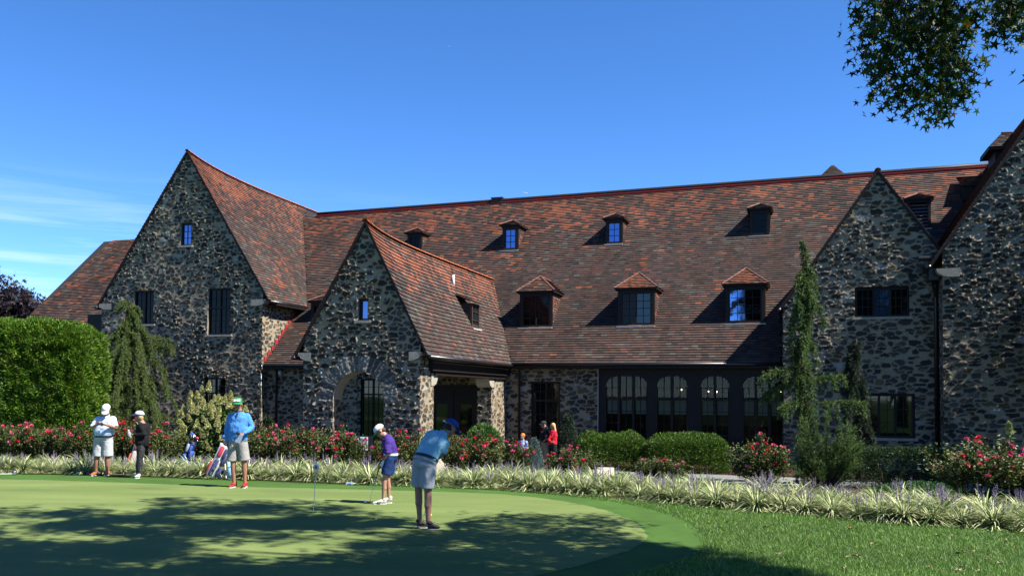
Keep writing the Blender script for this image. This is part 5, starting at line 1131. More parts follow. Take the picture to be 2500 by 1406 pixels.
def cap(root, c, f, up, s, m, brim_m, logo=None, backgap=None, tilt=0.0, blen=.085):
    x, f, u = frame_of(f, up); c = A3(*c); R_ = np.stack([x, f, u], 1); V = []; Q = []; nu, nv = 22, 9
    for j in range(nv + 1):
        ph = (pi / 2) * (1 - j / nv)
        for i in range(nu): th = 2 * pi * i / nu; V.append(c + R_ @ (A3(.087 * cos(ph) * cos(th), -.010 + .106 * cos(ph) * sin(th), .036 + .082 * sin(ph) ** .9) * s))
    for j in range(nv):
        for i in range(nu): k = (i + 1) % nu; Q.append([j * nu + i, j * nu + k, (j + 1) * nu + k, (j + 1) * nu + i])
    V2 = [c + R_ @ (A3(.086 * cos(2 * pi * i / nu), -.010 + .105 * sin(2 * pi * i / nu), .008) * s) for i in range(nu)]; o_ = len(V); V += V2
    # ring 0 is the crown top: lower band hangs from the last ring
    for i in range(nu): k = (i + 1) % nu; Q.append([o_ + i, o_ + k, k, i] if False else [nv * nu + i, nv * nu + k, (nv) * nu + k, nv * nu + i])
    b = MB()
    rr = [(sin(pi / 2 * j / nv)) for j in range(nv + 1)]
    C_ = [c + R_ @ (A3(0, -.010, .094 * cos(pi / 2 * j / nv) ** .85 + .034) * s) for j in range(nv + 1)][::1]
    b.rings(C_, [x * .088 * s * max(q, .02) ** .9 for q in rr], [f * .107 * s * max(q, .02) ** .9 for q in rr], n=22); b.ell(c + u * .124 * s - f * .01 * s, (.008 * s,) * 3, nu=8, nv=5)
    o = b.build('cap', m, root, True)
    P0 = []; n = 12
    b = MB(); V = []
    for L_, dz in ((0.0, .0), (.5, -.004), (1.0, -.018)):
        for i in range(n + 1):
            a = pi * (.16 + .68 * i / n); base = A3(.086 * cos(a), -.010 + .104 * sin(a), .044); dirn = A3(.25 * cos(a), 1, -.10 - .3 * abs(cos(a)) ** 2 + tilt); ext = blen * sin(a) ** .5 * L_
            V.append(c + R_ @ ((base + dirn / np.linalg.norm(dirn) * ext + A3(0, 0, dz)) * s))
    nn_ = n + 1; Vt = [v + u * .003 * s for v in V]; Vb = [v - u * .003 * s for v in V]; k = len(V); Q = [[r_ * nn_ + i, r_ * nn_ + i + 1, (r_ + 1) * nn_ + i + 1, (r_ + 1) * nn_ + i] for r_ in range(2) for i in range(n)]
    Q2 = [[k + a for a in q][::-1] for q in Q] + [[2 * nn_ + i, 2 * nn_ + i + 1, k + 2 * nn_ + i + 1, k + 2 * nn_ + i] for i in range(n)]
    b.raw(Vt + Vb, Q + Q2); b.build('brim', brim_m, o, True); return o, R_, c
def text_on(root, s_, loc, rot, size, m, name='lettering', bold=.0, ext=.002):
    cu = bpy.data.curves.new(name, 'FONT'); cu.body = s_; cu.size = size; cu.align_x = 'CENTER'; cu.align_y = 'CENTER'; cu.extrude = ext; cu.offset = bold; cu.materials.append(m)
    o = bpy.data.objects.new(name, cu); link(o); bpy.context.view_layer.update(); me = bpy.data.meshes.new_from_object(o.evaluated_get(bpy.context.evaluated_depsgraph_get())); bpy.data.objects.remove(o); o = add(name, me, root, loc); o.rotation_euler = rot; return o
def shoe(root, heel, toe, h, m, sole_m, s=1.0, name='shoe'):
    heel, toe = A3(*heel), A3(*toe); d = toe - heel; L_ = np.linalg.norm(d); d /= L_; x = unit(np.cross(d, [0, 0, 1])); z = A3(0, 0, 1); b = MB()
    st_ = [(-.03, .02, .030, .035), (.0, .045, .034, .052), (.14, .050, .036, .056), (.32, .045, .037, .050), (.55, .034, .044, .034), (.78, .026, .046, .024), (.95, .020, .036, .018), (1.03, .017, .012, .009)]
    b.rings([heel + d * t * L_ + z * (cz * 1.0) * s for t, cz, w, hh in st_], [x * w * s for t, cz, w, hh in st_], [z * hh * s * .9 for t, cz, w, hh in st_], n=14); b.ell(heel + d * .12 * L_ + z * .075 * s, (.040 * s, .045 * s, .030 * s)); o = remesh(b.build(name, m, root, True), .007, 2)
    b = MB(); P = [(-.04, .024), (.12, .034), (.4, .033), (.7, .044), (.92, .036), (1.03, .012)]; V = [heel + d * t * L_ + x * w * s for t, w in P] + [heel + d * t * L_ - x * w * s for t, w in P[::-1]]; n = len(V); V = [A3(v[0], v[1], .002 + heel[2] * 0) for v in V]; V2 = [v + z * .014 * s for v in V]
    b.raw(V + V2 + [np.mean(V2, 0)], [[i, (i + 1) % n, n + (i + 1) % n, n + i] for i in range(n)], [[2 * n, n + i, n + (i + 1) % n] for i in range(n)]); b.build('sole', sole_m, o); return o
def person(name, label, loc, rz, J, g, skin='skin', shirt=None, sleeve='long', pants=None, leg='short', hem=None, s=1.0, arms=True, hair=None, waist=1.0, vox=.0075, collar=None, belt=None, sock=None, beltw=.02):
    """J: joints in metres, g: girths. Body is one mesh; clothing are children of it"""
    across = unit(J['shR'] - J['shL']); b = MB(); hd = J['head']; x, f, u = head(b, hd, J['face'], J['up'], s)
    body_f = J.get('front', unit(np.cross([0, 0, 1], across)))
    nb = J['neck']; limb(b, [nb - (hd - nb) * .15, hd - u * .05 * s - f * .012 * s], [.060 * s, .052 * s])
    spine = [J['pelvis'], J['belly'], J['chest'], nb]; hips = unit(J['hipR'] - J['hipL'])
    W_ = [g['hip'], g['waist'], g['chest'], .055]; D_ = [g['hipd'], g['waistd'], g['chestd'], .05]; Ax = [hips, unit(hips + across), across, across]
    def torso(bb, grow, lo=0, hi=3, drop=0.0, pts=9):
        C = []; A_ = []; B_ = []; n = 12
        for i in range(n + 1):
            t = lo + (hi - lo) * i / n; k = min(int(t), 2); q = t - k; q2 = q * q * (3 - 2 * q); c = spine[k] * (1 - q) + spine[k + 1] * q; w = W_[k] * (1 - q2) + W_[k + 1] * q2; d = D_[k] * (1 - q2) + D_[k + 1] * q2; ax = unit(Ax[k] * (1 - q) + Ax[k + 1] * q); tn = unit(spine[min(k + 1, 3)] - spine[k]); fr = unit(np.cross(tn, ax))
            if t > 2: w = W_[2] * (1 - (q ** 1.9)) + .06 * q ** 1.9 ; d = D_[2] * (1 - q ** 1.6) + .06 * q ** 1.6
            C.append(c); A_.append(ax * (w + grow)); B_.append(fr * (d + grow))
        bb.rings(C, A_, B_, n=20, pw=2.3)
    torso(b, 0)
    for q in 'LR':
        limb(b, [J['sh' + q], J['el' + q], J['wr' + q]], [g['arm'], g['arm'] * .78, g['arm'] * .55]); limb(b, [J['hip' + q], J['kn' + q], J['an' + q]], [g['thigh'], g['thigh'] * .62, g['thigh'] * .40])
        limb(b, [J['kn' + q] * .8 + J['an' + q] * .2 + A3(0, 0, 0) - 0 * body_f, J['kn' + q] * .55 + J['an' + q] * .45 - J.get('calf' + q, body_f) * .012], [g['thigh'] * .5, g['thigh'] * .56])
        b.rings([J['an' + q] + [0, 0, .02], J['an' + q] - [0, 0, .05]], [A3(g['thigh'] * .42, 0, 0)] * 2, [A3(0, g['thigh'] * .42, 0)] * 2, n=10)
        hand(b, J['wr' + q], J.get('hd' + q, J['wr' + q] - J['el' + q]), J.get('pm' + q, (0, 0, -1)), J.get('cu' + q, .6), s * g.get('hs', 1.0), 1 if q == 'R' else -1)
    me = b.data(name, M[skin], True); root = add(name, me, None, loc, rz); tag(root, label, 'person'); remesh(root, vox, 3)
    face_bits(root, hd, J['face'], J['up'], s, J.get('sg', False))
    if shirt:
        b = MB(); torso(b, .022, J.get('hem', .12), 2.93)
        for q in 'LR':
            sh, el, wr = J['sh' + q], J['el' + q], J['wr' + q]
            if sleeve == 'long': limb(b, [sh, el, el * .06 + wr * .94], [g['arm'] + .024, g['arm'] * .8 + .020, g['arm'] * .6 + .016])
            else: e_ = sh * .22 + el * .78 if sleeve == 'short' else el * .9 + wr * .1; b.tube([sh, (sh + e_) / 2, e_], [g['arm'] + .024, g['arm'] + .026, g['arm'] + .03], 14); b.ell(sh, (g['arm'] + .024,) * 3)
        o = remesh(b.build('shirt', shirt, root, True), .011, 5)
        dsp = o.modifiers.new('Folds', 'DISPLACE'); tx = bpy.data.textures.get('folds') or bpy.data.textures.new('folds', 'CLOUDS'); tx.noise_scale = .085; tx.noise_depth = 2; dsp.texture = tx; dsp.strength = .030; dsp.mid_level = .5; dsp.texture_coords = 'LOCAL'
        if collar: b = MB(); ax = across; up_ = unit(hd - nb); fr = np.cross(up_, ax); b.rings([nb - up_ * .035, nb + up_ * .015, nb + up_ * .03], [ax * .088 * s, ax * .072 * s, ax * .076 * s], [fr * .085 * s, fr * .07 * s, fr * .074 * s], n=16, cap=False); k = b.build('collar', collar, o, True); so = k.modifiers.new('Thick', 'SOLIDIFY'); so.thickness = .006
    if pants:
        b = MB(); torso(b, .020, 0, .42); c = J['pelvis']; b.ell(c - [0, 0, .02], (g['hip'] + .012, g['hipd'] + .02, .10), np.stack([hips, np.cross([0, 0, 1], hips), A3(0, 0, 1)], 1))
        for q in 'LR':
            hp, kn, an = J['hip' + q], J['kn' + q], J['an' + q]; t_ = g['thigh']
            if leg == 'short': e_ = hem[q] if hem else kn * 1.0; b.tube([hp, hp * .5 + e_ * .5, e_], [t_ + .022, t_ + .020, t_ + g.get('flare', .012)], 16); b.ell(hp, (t_ + .022,) * 3)
            else: limb(b, [hp, kn, kn * .06 + an * .94], [t_ + .016, t_ * .66 + .016, t_ * .46 + .014])
        o = remesh(b.build('shorts' if leg == 'short' else 'trousers', pants, root, True), .010, 3)
        dsp = o.modifiers.new('Folds', 'DISPLACE'); dsp.texture = bpy.data.textures.get('folds') or bpy.data.textures.new('folds', 'CLOUDS'); dsp.strength = .012; dsp.mid_level = .5; dsp.texture_coords = 'LOCAL'
        if belt:
            b = MB(); k = .40; c = J['pelvis'] * (1 - k) + J['belly'] * k; k = .352; w = W_[0] * (1 - k) + W_[1] * k + .028; d = D_[0] * (1 - k) + D_[1] * k + .028; tn = unit(J['belly'] - J['pelvis']); fr = unit(np.cross(tn, hips)); b.rings([c - tn * beltw, c + tn * beltw], [hips * w] * 2, [fr * d] * 2, n=26, cap=False, pw=2.3); k = b.build('belt', belt, root); so = k.modifiers.new('Thick', 'SOLIDIFY'); so.thickness = .006
    return root
def std(hs, facing, lean=0.0):
    """standing joints for height hs (metres) facing the unit vector `facing` in plan; refine afterwards"""
    f = unit(A3(facing[0], facing[1], 0)); r_ = A3(f[1], -f[0], 0); k = hs / 1.78; J = {}; U_ = A3(0, 0, 1)
    J['pelvis'] = U_ * .93 * k; J['belly'] = U_ * 1.10 * k + f * .01; J['chest'] = U_ * 1.30 * k; J['neck'] = U_ * 1.48 * k - f * .01; J['head'] = U_ * 1.655 * k + f * .02; J['face'] = f; J['up'] = U_
    for q, sg in (('L', -1), ('R', 1)):
        J['sh' + q] = U_ * 1.41 * k + r_ * sg * .17 * k; J['el' + q] = U_ * 1.13 * k + r_ * sg * .23 * k - f * .02; J['wr' + q] = U_ * .88 * k + r_ * sg * .22 * k + f * .06
        J['hip' + q] = U_ * .90 * k + r_ * sg * .09 * k; J['kn' + q] = U_ * .49 * k + r_ * sg * .11 * k + f * .015; J['an' + q] = U_ * .10 * k + r_ * sg * .12 * k; J['toe' + q] = J['an' + q] * [1, 1, 0] + f * .17 * k + r_ * sg * .03; J['heel' + q] = J['an' + q] * [1, 1, 0] - f * .07 * k
    J['front'] = f; J['calfL'] = J['calfR'] = f; return J
GM = dict(hip=.165, hipd=.105, waist=.155, waistd=.11, chest=.185, chestd=.115, arm=.046, thigh=.082)
def L3(px, py, ox, oy, s, y=0.0): return A3((px - ox) / s, y, (oy - py) / s)
WHT = mat('white_leather', (.75, .74, .70), .5, .4); BLK = mat('black_leather', (.012, .012, .014), .45, .4); GREYR = mat('grey_rubber', (.35, .34, .32), .8); BELT = mat('dark_belt', (.012, .012, .016), .5, .4)

# 1 man in the white cap reading his phone
ox, oy, s_ = 247, 1160, 105; p = lambda a, c, y=0.: L3(a, c, ox, oy, s_, y); J = std(1.74, (.0, -1))
J.update(head=p(259, 1001, -.06), face=A3(.03, -.75, -.62), up=A3(0, -.6, .8), neck=p(256, 1016, 0), chest=p(255, 1030), belly=p(252.5, 1052, -.02), pelvis=p(251, 1071), shL=p(272.5, 1023.5), shR=p(238, 1023.5), elL=p(283.5, 1044, -.06), elR=p(225, 1044, -.06), wrL=p(269, 1036.5, -.27), wrR=p(247, 1036, -.27),
    hipL=p(261, 1077), hipR=p(240, 1077), knL=p(262.5, 1117, -.02), knR=p(236, 1117, -.02), anL=p(261.5, 1150), anR=p(234.5, 1150), hdL=A3(-.8, -.35, .25), hdR=A3(.8, -.35, .25), pmL=A3(0, .5, .9), pmR=A3(0, .5, .9), cuL=1.0, cuR=1.0)
J['shL'], J['shR'] = J['shL'], J['shR']
lb = mat('x', (1, 1, 1)); POLO = cloth('pale_blue_polo', (.50, .60, .80), fold=.02); KH = cloth('light_grey_shorts', (.45, .46, .47))
pr1 = person('person', 'man in a white cap and pale blue polo looking down at his phone', tuple(at(ox, oy, 20.9)[:2]) + (0,), 0, J, dict(GM, hip=.185, waist=.195, waistd=.15, chest=.205, chestd=.13, thigh=.098, arm=.050, flare=.022, hipd=.125), 'skin2', POLO, 'elbow', KH, 'short', dict(L=p(262, 1113), R=p(238, 1113)), collar=POLO, belt=BELT)
cp = cloth('white_cap_cloth', (.72, .72, .73), .004); cap(pr1, J['head'], J['face'], J['up'], 1.06, cp, cp); OR = mat('orange_trainer', (.75, .11, .02), .6)
shoe(pr1, p(259, 1158, .10), p(264, 1158, -.16), .1, OR, WHT); shoe(pr1, p(233, 1158, .10), p(231, 1158, -.16), .1, OR, WHT)
# 2 woman in black
ox, oy, s_ = 333, 1165, 107.7; p = lambda a, c, y=0.: L3(a, c, ox, oy, s_, y); J = std(1.56, (-1, -.25))
J.update(head=p(337, 1015.5, -.02), face=A3(-.95, -.28, .06), up=A3(.05, 0, 1), neck=p(344.5, 1032), chest=p(345.5, 1044), belly=p(345, 1062), pelvis=p(342.5, 1079), shR=p(349, 1037, .14), shL=p(347, 1037, -.14), elL=p(357, 1058, -.17), elR=p(352, 1058, .15), wrL=p(333, 1060.5, -.16), wrR=p(330, 1053, .06),
    hipL=p(345, 1085, -.07), hipR=p(341, 1085, .07), knL=p(343.5, 1120, -.06), knR=p(337, 1120, .06), anL=p(343, 1155, -.06), anR=p(334, 1154, .06), hdL=A3(-1, 0, .0), hdR=A3(-.9, -.3, .35), pmL=A3(0, .9, .4), pmR=A3(0, -.9, .2), cuL=1.1, cuR=1.1, sg=True, hem=-.3)
BKN = cloth('black_knit', (.010, .010, .012), fold=.02, rough=.9); PAT = mat('black_patterned_cotton', (.016, .016, .018), .9, c2=(.16, .16, .17), vscale=55, c2thr=(.56, .6))
pr2 = person('person', 'woman in black top, patterned trousers and blue and white cap, looking left', tuple(at(ox, oy, 20.4)[:2]) + (0,), 0, J, dict(GM, hip=.155, hipd=.115, waist=.135, waistd=.115, chest=.155, chestd=.115, arm=.042, thigh=.078, hs=.88), 'skin', BKN, 'long', PAT, 'long', s=.93)
J2 = J; CW = cloth('white_blue_cap', (.42, .50, .72), .004, c2=(.7, .7, .72), vscale=14, c2thr=(.45, .5)); NAVY = mat('navy_brim', (.02, .03, .07), .7); cap(pr2, J['head'], J['face'], J['up'], .98, CW, NAVY)
b = MB(); b.ell(J['head'] + A3(.045, .0, -.03), (.055, .078, .07)); b.ell(J['head'] + A3(.06, 0, -.075), (.035, .05, .04)); remesh(b.build('hair', mat('blond_grey_hair', (.42, .27, .13), .6, bump=.004, bscale=90), pr2, True), .008, 2)
for q in 'LR': b = MB(); a_ = J['an' + q]; b.tube([a_ + [0, 0, .10], a_ + [0, 0, -.03]], [.036, .030], 12); 
shoe(pr2, p(344, 1163, -.07), p(334, 1163, -.13), .1, WHT, WHT, .92); shoe(pr2, p(336, 1162, .06), p(322, 1162, .03), .1, WHT, mat('navy_sole', (.03, .05, .09)), .92)
# 3 man in the blue pullover
ox, oy, s_ = 580, 1188, 118.6; p = lambda a, c, y=0.: L3(a, c, ox, oy, s_, y); J = std(1.86, (.05, -1))
J.update(head=p(578, 986, -.03), face=A3(.16, -.98, -.12), up=A3(0, -.1, 1), neck=p(580, 1004.5), chest=p(581, 1023), belly=p(580, 1050, -.02), pelvis=p(579, 1076), shL=p(600, 1016), shR=p(561, 1017), elL=p(611.5, 1044, .02), elR=p(551.5, 1048), wrL=p(600, 1056, -.2), wrR=p(553.5, 1078, -.04),
    hipL=p(590, 1082), hipR=p(568, 1082), knL=p(596, 1131, -.02), knR=p(568.5, 1131, -.02), anL=p(597.5, 1176), anR=p(571, 1177), hdL=A3(-.75, -.45, -.3), hdR=A3(.12, -.1, -1), pmL=A3(0, .5, -.6), pmR=A3(.8, .3, 0), cuL=.9, cuR=.35, hem=.02)
BLU = cloth('blue_pullover', (.075, .25, .62), fold=.022); TAU = cloth('taupe_grey_shorts', (.30, .29, .27))
pr3 = person('person', 'man in a green cap, blue pullover and taupe shorts standing beside the golf bag', tuple(at(ox, oy, 18.55)[:2]) + (0,), 0, J, dict(GM, hip=.175, waist=.172, waistd=.13, chest=.195, thigh=.088, flare=.030, arm=.048), 'skin2', BLU, 'long', TAU, 'short', dict(L=p(596, 1123), R=p(566, 1124)), s=1.03)
GRN = cloth('green_cap_cloth', (.015, .20, .075), .004); co, R_, cc = cap(pr3, J['head'], J['face'], J['up'], 1.08, GRN, GRN)
text_on(pr3, 'SHEE', tuple(cc + R_ @ A3(0, .110, .088)), (radians(72), 0, radians(9)), .062, WHT, bold=.0025)
NVC = mat('navy_shirt_collar', (.02, .025, .07), .8); b = MB(); b.rings([J['neck'] - [0, .03, .045], J['neck'] + [0, -.01, .02]], [A3(.085, 0, 0), A3(.068, 0, 0)], [A3(0, .075, 0), A3(0, .068, 0)], n=16, cap=False); k = b.build('collar', NVC, pr3, True); so = k.modifiers.new('t', 'SOLIDIFY'); so.thickness = .006
b = MB(); b.raw([J['neck'] + [-.03, -.125, -.03], J['neck'] + [.03, -.125, -.03], J['neck'] + [0, -.155, -.14]], None, [[0, 1, 2]]); b.build('zip_placket', NVC, pr3)
RED = mat('red_black_trainer', (.42, .015, .015), .6, c2=(.02, .02, .02), vscale=16, c2thr=(.5, .55)); shoe(pr3, p(597, 1186, .08), p(601, 1186, -.2), .1, RED, WHT, 1.05); shoe(pr3, p(572, 1186, .08), p(567, 1186, -.2), .1, RED, WHT, 1.05)
# 4 boy in purple putting
ox, oy, s_ = 940, 1228, 137.8; p = lambda a, c, y=0.: L3(a, c, ox, oy, s_, y); J = std(1.48, (-1, 0))
J.update(head=p(926, 1052.5), face=A3(-.72, -.12, -.68), up=A3(-.66, 0, .75), neck=p(940, 1066), chest=p(947, 1081), belly=p(953, 1098), pelvis=p(953, 1114), shL=p(945, 1072, -.13), shR=p(942, 1072, .13), elL=p(949, 1103, -.17), elR=p(940, 1104, .12), wrL=p(938, 1125, -.10), wrR=p(930, 1132, -.01),
    hipL=p(951, 1118, -.07), hipR=p(953, 1118, .07), knL=p(939.5, 1168, -.08), knR=p(945, 1168, .06), anL=p(937, 1216, -.07), anR=p(948, 1214, .08), hdL=A3(-.5, 0, -.9), hdR=A3(-.5, 0, -.9), pmL=A3(0, 1, 0), pmR=A3(0, -1, 0), cuL=1.2, cuR=1.2, hem=.25)
PUR_ = cloth('purple_polo', (.055, .028, .19), fold=.02); NVS = cloth('navy_shorts', (.012, .035, .12))
pr4 = person('person', 'boy in a white cap, purple polo and navy shorts bending over a putt', tuple(at(ox, oy, 15.96)[:2]) + (0,), 0, J, dict(GM, hip=.125, hipd=.10, waist=.115, waistd=.09, chest=.14, chestd=.095, arm=.036, thigh=.070, flare=.022, hs=.9), 'skin', PUR_, 'elbow', NVS, 'short', dict(L=p(942.5, 1156, -.08), R=p(948, 1156, .07)), s=.93, collar=PUR_, belt=mat('silver_belt', (.55, .55, .58), .4))
co, R_, cc = cap(pr4, J['head'], J['face'], J['up'], .98, cp, GRN); b = MB(); b.ell(J['head'] + R_ @ A3(0, -.045, -.01), (.062, .062, .055)); remesh(b.build('hair', mat('brown_hair', (.06, .032, .02), .7, bump=.004, bscale=90), pr4, True), .008, 2)
b = MB(); hand(b, J['wrL'] + A3(0, -.003, 0), J['hdL'], J['pmL'], 1.2, .99, -1); b.ell(J['wrL'], (.036, .034, .03)); remesh(b.build('golf_glove', WHT, pr4, True), .006, 1)
WTR = mat('cream_trainer', (.72, .70, .60), .6); sh = shoe(pr4, p(943, 1226, -.06), p(912, 1227, -.10), .1, WTR, WHT, .95); shoe(pr4, p(954, 1223, .10), p(927, 1223, .05), .1, WTR, WHT, .95)
for k in range(3):
    b = MB(); q = p(925 + k * 3.6, 1222, -.125); b.box((q[0] - .004, q[1] - .012, q[2] - .02), (q[0] + .004, q[1] + .006, q[2] + .015), Matrix.Translation((0, 0, 0))); b.build('stripe', BLK, sh)
P4 = np.array(pr4.location); H4 = J['wrR'] + unit(J['hdR']) * .06
# 5 boy in the teal polo, back to us
ox, oy, s_ = 1036, 1290, 169; p = lambda a, c, y=0.: L3(a, c, ox, oy, s_, y); J = std(1.74, (.45, .9))
J.update(head=p(1094, 1047, .33), face=A3(.72, .35, -.62), up=A3(.52, .42, .72), neck=p(1074, 1063, .22), chest=p(1062, 1078, .15), belly=p(1044, 1103, .05), pelvis=p(1034, 1128, 0), shL=p(1045, 1063, .20), shR=p(1083, 1084, .09), elL=p(1024, 1096, .26), elR=p(1073, 1113, .10), wrL=p(1040, 1128, .42), wrR=p(1052, 1128, .32),
    hipL=p(1022, 1139, .05), hipR=p(1044, 1142, -.03), knL=p(1019, 1195, .10), knR=p(1044, 1199, -.02), anL=p(1023, 1270, .10), anR=p(1046, 1274, -.03), hdL=A3(.25, .2, -1), hdR=A3(-.15, .4, -1), pmL=A3(1, 0, 0), pmR=A3(-1, 0, 0), cuL=1.1, cuR=1.1, hem=.22)
J['front'] = unit(A3(.6, .8, 0)); J['calfL'] = J['calfR'] = J['front']
TEAL = cloth('teal_polo', (.20, .42, .55), fold=.02, fs=6); KH2 = cloth('stone_grey_shorts', (.30, .33, .36), fold=.02, fs=6)
pr5 = person('person', 'boy in blue cap, teal polo and grey shorts seen from behind, leaning over his putter', tuple(at(ox, oy, 13.0)[:2]) + (0,), 0, J, dict(GM, hip=.165, hipd=.13, waist=.15, waistd=.115, chest=.18, chestd=.12, arm=.045, thigh=.088, flare=.016), 'skin3', TEAL, 'short', KH2, 'short', dict(L=p(1018, 1186, .10), R=p(1042, 1190, -.02)), collar=TEAL, belt=BELT, vox=.0065, beltw=.022)
CBL = cloth('royal_blue_cap', (.02, .055, .26), .004); co, R_, cc = cap(pr5, J['head'], J['face'], J['up'], 1.07, CBL, CBL); b = MB(); b.ell(J['head'] + R_ @ A3(0, -.035, -.015), (.075, .078, .075)); remesh(b.build('hair', mat('dark_hair', (.02, .012, .01), .7, bump=.004, bscale=90), pr5, True), .008, 2)
b = MB(); b.box((-.035, -.004, -.013), (.035, .004, .013)); o = b.build('cap_strap', WHT, co); o.location = tuple(cc + R_ @ A3(-.030, -.118, .038)); o.rotation_euler = (.2, .45, .35)
for q, dx in ((-.075, .0), (.055, .0)): b = MB(); k = .40; c = J['pelvis'] * .6 + J['belly'] * .4; tn = unit(J['belly'] - J['pelvis']); x = unit(J['hipR'] - J['hipL']); fr = -J['front']; w = .03; a0 = c + x * q + fr * (.152 - abs(q) * .3); b.tube([a0 - tn * .03, a0 + tn * .03], .006, 5); b.build('belt_loop', KH2, pr5)
BKS = mat('black_trainer', (.012, .012, .015), .55, .4); 
for a, c in ((p(1046, 1287, -.05), p(1073, 1288, .0)), (p(1017, 1285, .10), p(1043, 1286, .16))):
    sh = shoe(pr5, a, c, .1, BKS, GREYR, 1.08); d = unit(c - a)
    for k in range(4): b = MB(); q = a + d * (.09 + .028 * k); x = np.cross(d, [0, 0, 1]); b.tube([q + x * .03 + [0, 0, .088 - .010 * k], q + [0, 0, .10 - .011 * k], q - x * .03 + [0, 0, .088 - .010 * k]], .0035, 5); b.build('lace', mat('red_lace', (.25, .06, .05)) if 'lacem' not in M else M['lacem'], sh)
P5 = np.array(pr5.location); H5 = (J['wrL'] + J['wrR']) / 2 + A3(.02, .02, -.08)
# 6, 7 the couple on the path
def gsp(ox, oy, Y): q = at(ox, oy, Y); return (q[0], q[1], -.70)
ox, oy, s_ = 1330, 1147, 68.75; p = lambda a, c, y=0.: L3(a, c, ox, oy, s_, y); J = std(1.80, (-.93, -.35))
J.update(head=p(1326, 1038, -.0), face=A3(-.95, -.3, -.1), elL=p(1334, 1070, -.26), wrL=p(1326, 1078, -.22), elR=p(1322, 1070, .18), wrR=p(1318, 1085, .10), anL=p(1338, 1141, -.1), anR=p(1325, 1141, .1), knL=p(1336, 1117, -.1), knR=p(1325, 1117, .1)); J['sg'] = True
BP = cloth('black_polo', (.010, .011, .014), fold=.015); KH3 = cloth('olive_tan_shorts', (.24, .21, .15)); q = gsp(ox, oy, 32.0)
pr6 = person('person', 'man in a dark cap, black polo and tan shorts standing beside the woman in red', q, 0, J, dict(GM, hip=.175, waist=.18, waistd=.15, chest=.19, chestd=.13, thigh=.09, flare=.025), 'skin2', BP, 'elbow', KH3, 'short', dict(L=p(1336, 1120, -.1), R=p(1325, 1120, .1)), collar=BP, vox=.011)
cap(pr6, J['head'], J['face'], J['up'], 1.06, cloth('charcoal_cap', (.03, .03, .04), .004), BELT); shoe(pr6, p(1340, 1145, -.1), p(1328, 1145, -.16), .1, BLK, BLK); shoe(pr6, p(1327, 1145, .1), p(1316, 1145, .04), .1, BLK, BLK)
b = MB(); q_ = J['chest'] + A3(-.10, -.155, .03); b.box(tuple(q_ - [.035, .004, .008]), tuple(q_ + [.035, .004, .008])); b.build('chest_emblem', mat('red_print', (.5, .04, .04)), pr6)
ox = 1350; p = lambda a, c, y=0.: L3(a, c, ox, oy, s_, y); J = std(1.70, (-.9, -.45))
J.update(head=p(1348.5, 1041), face=A3(-.95, -.3, -.02), elL=p(1338, 1074, -.20), wrL=p(1345, 1079, -.24), elR=p(1344, 1073, .16), wrR=p(1340, 1079, -.12), shL=p(1352, 1055, -.15), shR=p(1348, 1055, .15), anL=p(1352, 1141, -.06), anR=p(1346, 1141, .07), hdL=A3(.8, .1, .3), cuL=.9)
q = at(ox, oy, 31.7); REDT = cloth('red_top', (.50, .015, .03), fold=.018); BT = cloth('black_leggings', (.012, .013, .017), fold=.008)
pr7 = person('person', 'woman with long blond hair in a red top, arms folded, beside the man in black', (q[0], q[1], -.70), 0, J, dict(GM, hip=.16, waist=.135, waistd=.115, chest=.155, chestd=.12, arm=.04, thigh=.08, hs=.9), 'skin', REDT, 'long', BT, 'long', s=.95, vox=.011)
h = J['head']; b = MB(); b.ell(h + A3(.02, 0, .03), (.088, .088, .092)); b.rings([h + A3(.03, 0, .04), h + A3(.065, 0, -.05), h + A3(.085, 0, -.16), h + A3(.08, 0, -.27), h + A3(.07, 0, -.33)], [A3(.07, 0, 0), A3(.05, 0, 0), A3(.05, 0, 0), A3(.04, 0, 0), A3(.02, 0, 0)], [A3(0, .085, 0), A3(0, .088, 0), A3(0, .095, 0), A3(0, .07, 0), A3(0, .03, 0)]); remesh(b.build('hair', mat('blond_hair', (.55, .36, .15), .5, bump=.006, bscale=60, bstretch=(1, 1, .1)), pr7, True), .012, 2)
shoe(pr7, p(1353, 1145, -.06), p(1342, 1145, -.12), .1, BLK, BLK, .9); shoe(pr7, p(1347, 1145, .07), p(1337, 1145, .02), .1, BLK, BLK, .9)
pw = np.array(pr7.location) + J['pelvis'] + A3(-.10, -.18, .12); b = MB(); b.box((-.07, -.05, -.05), (.07, .05, .05)); b.box((-.02, -.09, -.03), (.03, -.05, .03)); o = b.build('camera_pouch', BLK, None, loc=tuple(pw)); tag(o, 'small black camera case hanging at the hip of the woman in red', 'camera case')
# 8 red haired child behind the roses
q = place(1277, 30.5); J = std(1.32, (-.5, -.85)); J['up'] = A3(0, 0, 1)
pr8 = person('person', 'red haired child mostly hidden behind the rose bush left of the couple', (q[0], q[1], -.70), 0, J, dict(GM, hip=.12, waist=.11, waistd=.09, chest=.13, chestd=.09, arm=.033, thigh=.06, hs=.8), 'skin', cloth('blue_white_shirt', (.12, .2, .6), c2=(.6, .6, .62), vscale=7, c2thr=(.48, .52)), 'elbow', NVS, 'short', dict(L=J['knL'] + A3(0, 0, .05), R=J['knR'] + A3(0, 0, .05)), s=.9, vox=.011)
b = MB(); b.ell(J['head'] + A3(.01, .02, .035), (.085, .09, .085)); remesh(b.build('hair', mat('ginger_hair', (.6, .17, .03), .6, bump=.005, bscale=70), pr8, True), .01, 1)
shoe(pr8, J['heelL'], J['toeL'], .1, BLK, BLK, .8); shoe(pr8, J['heelR'], J['toeR'], .1, BLK, BLK, .8)

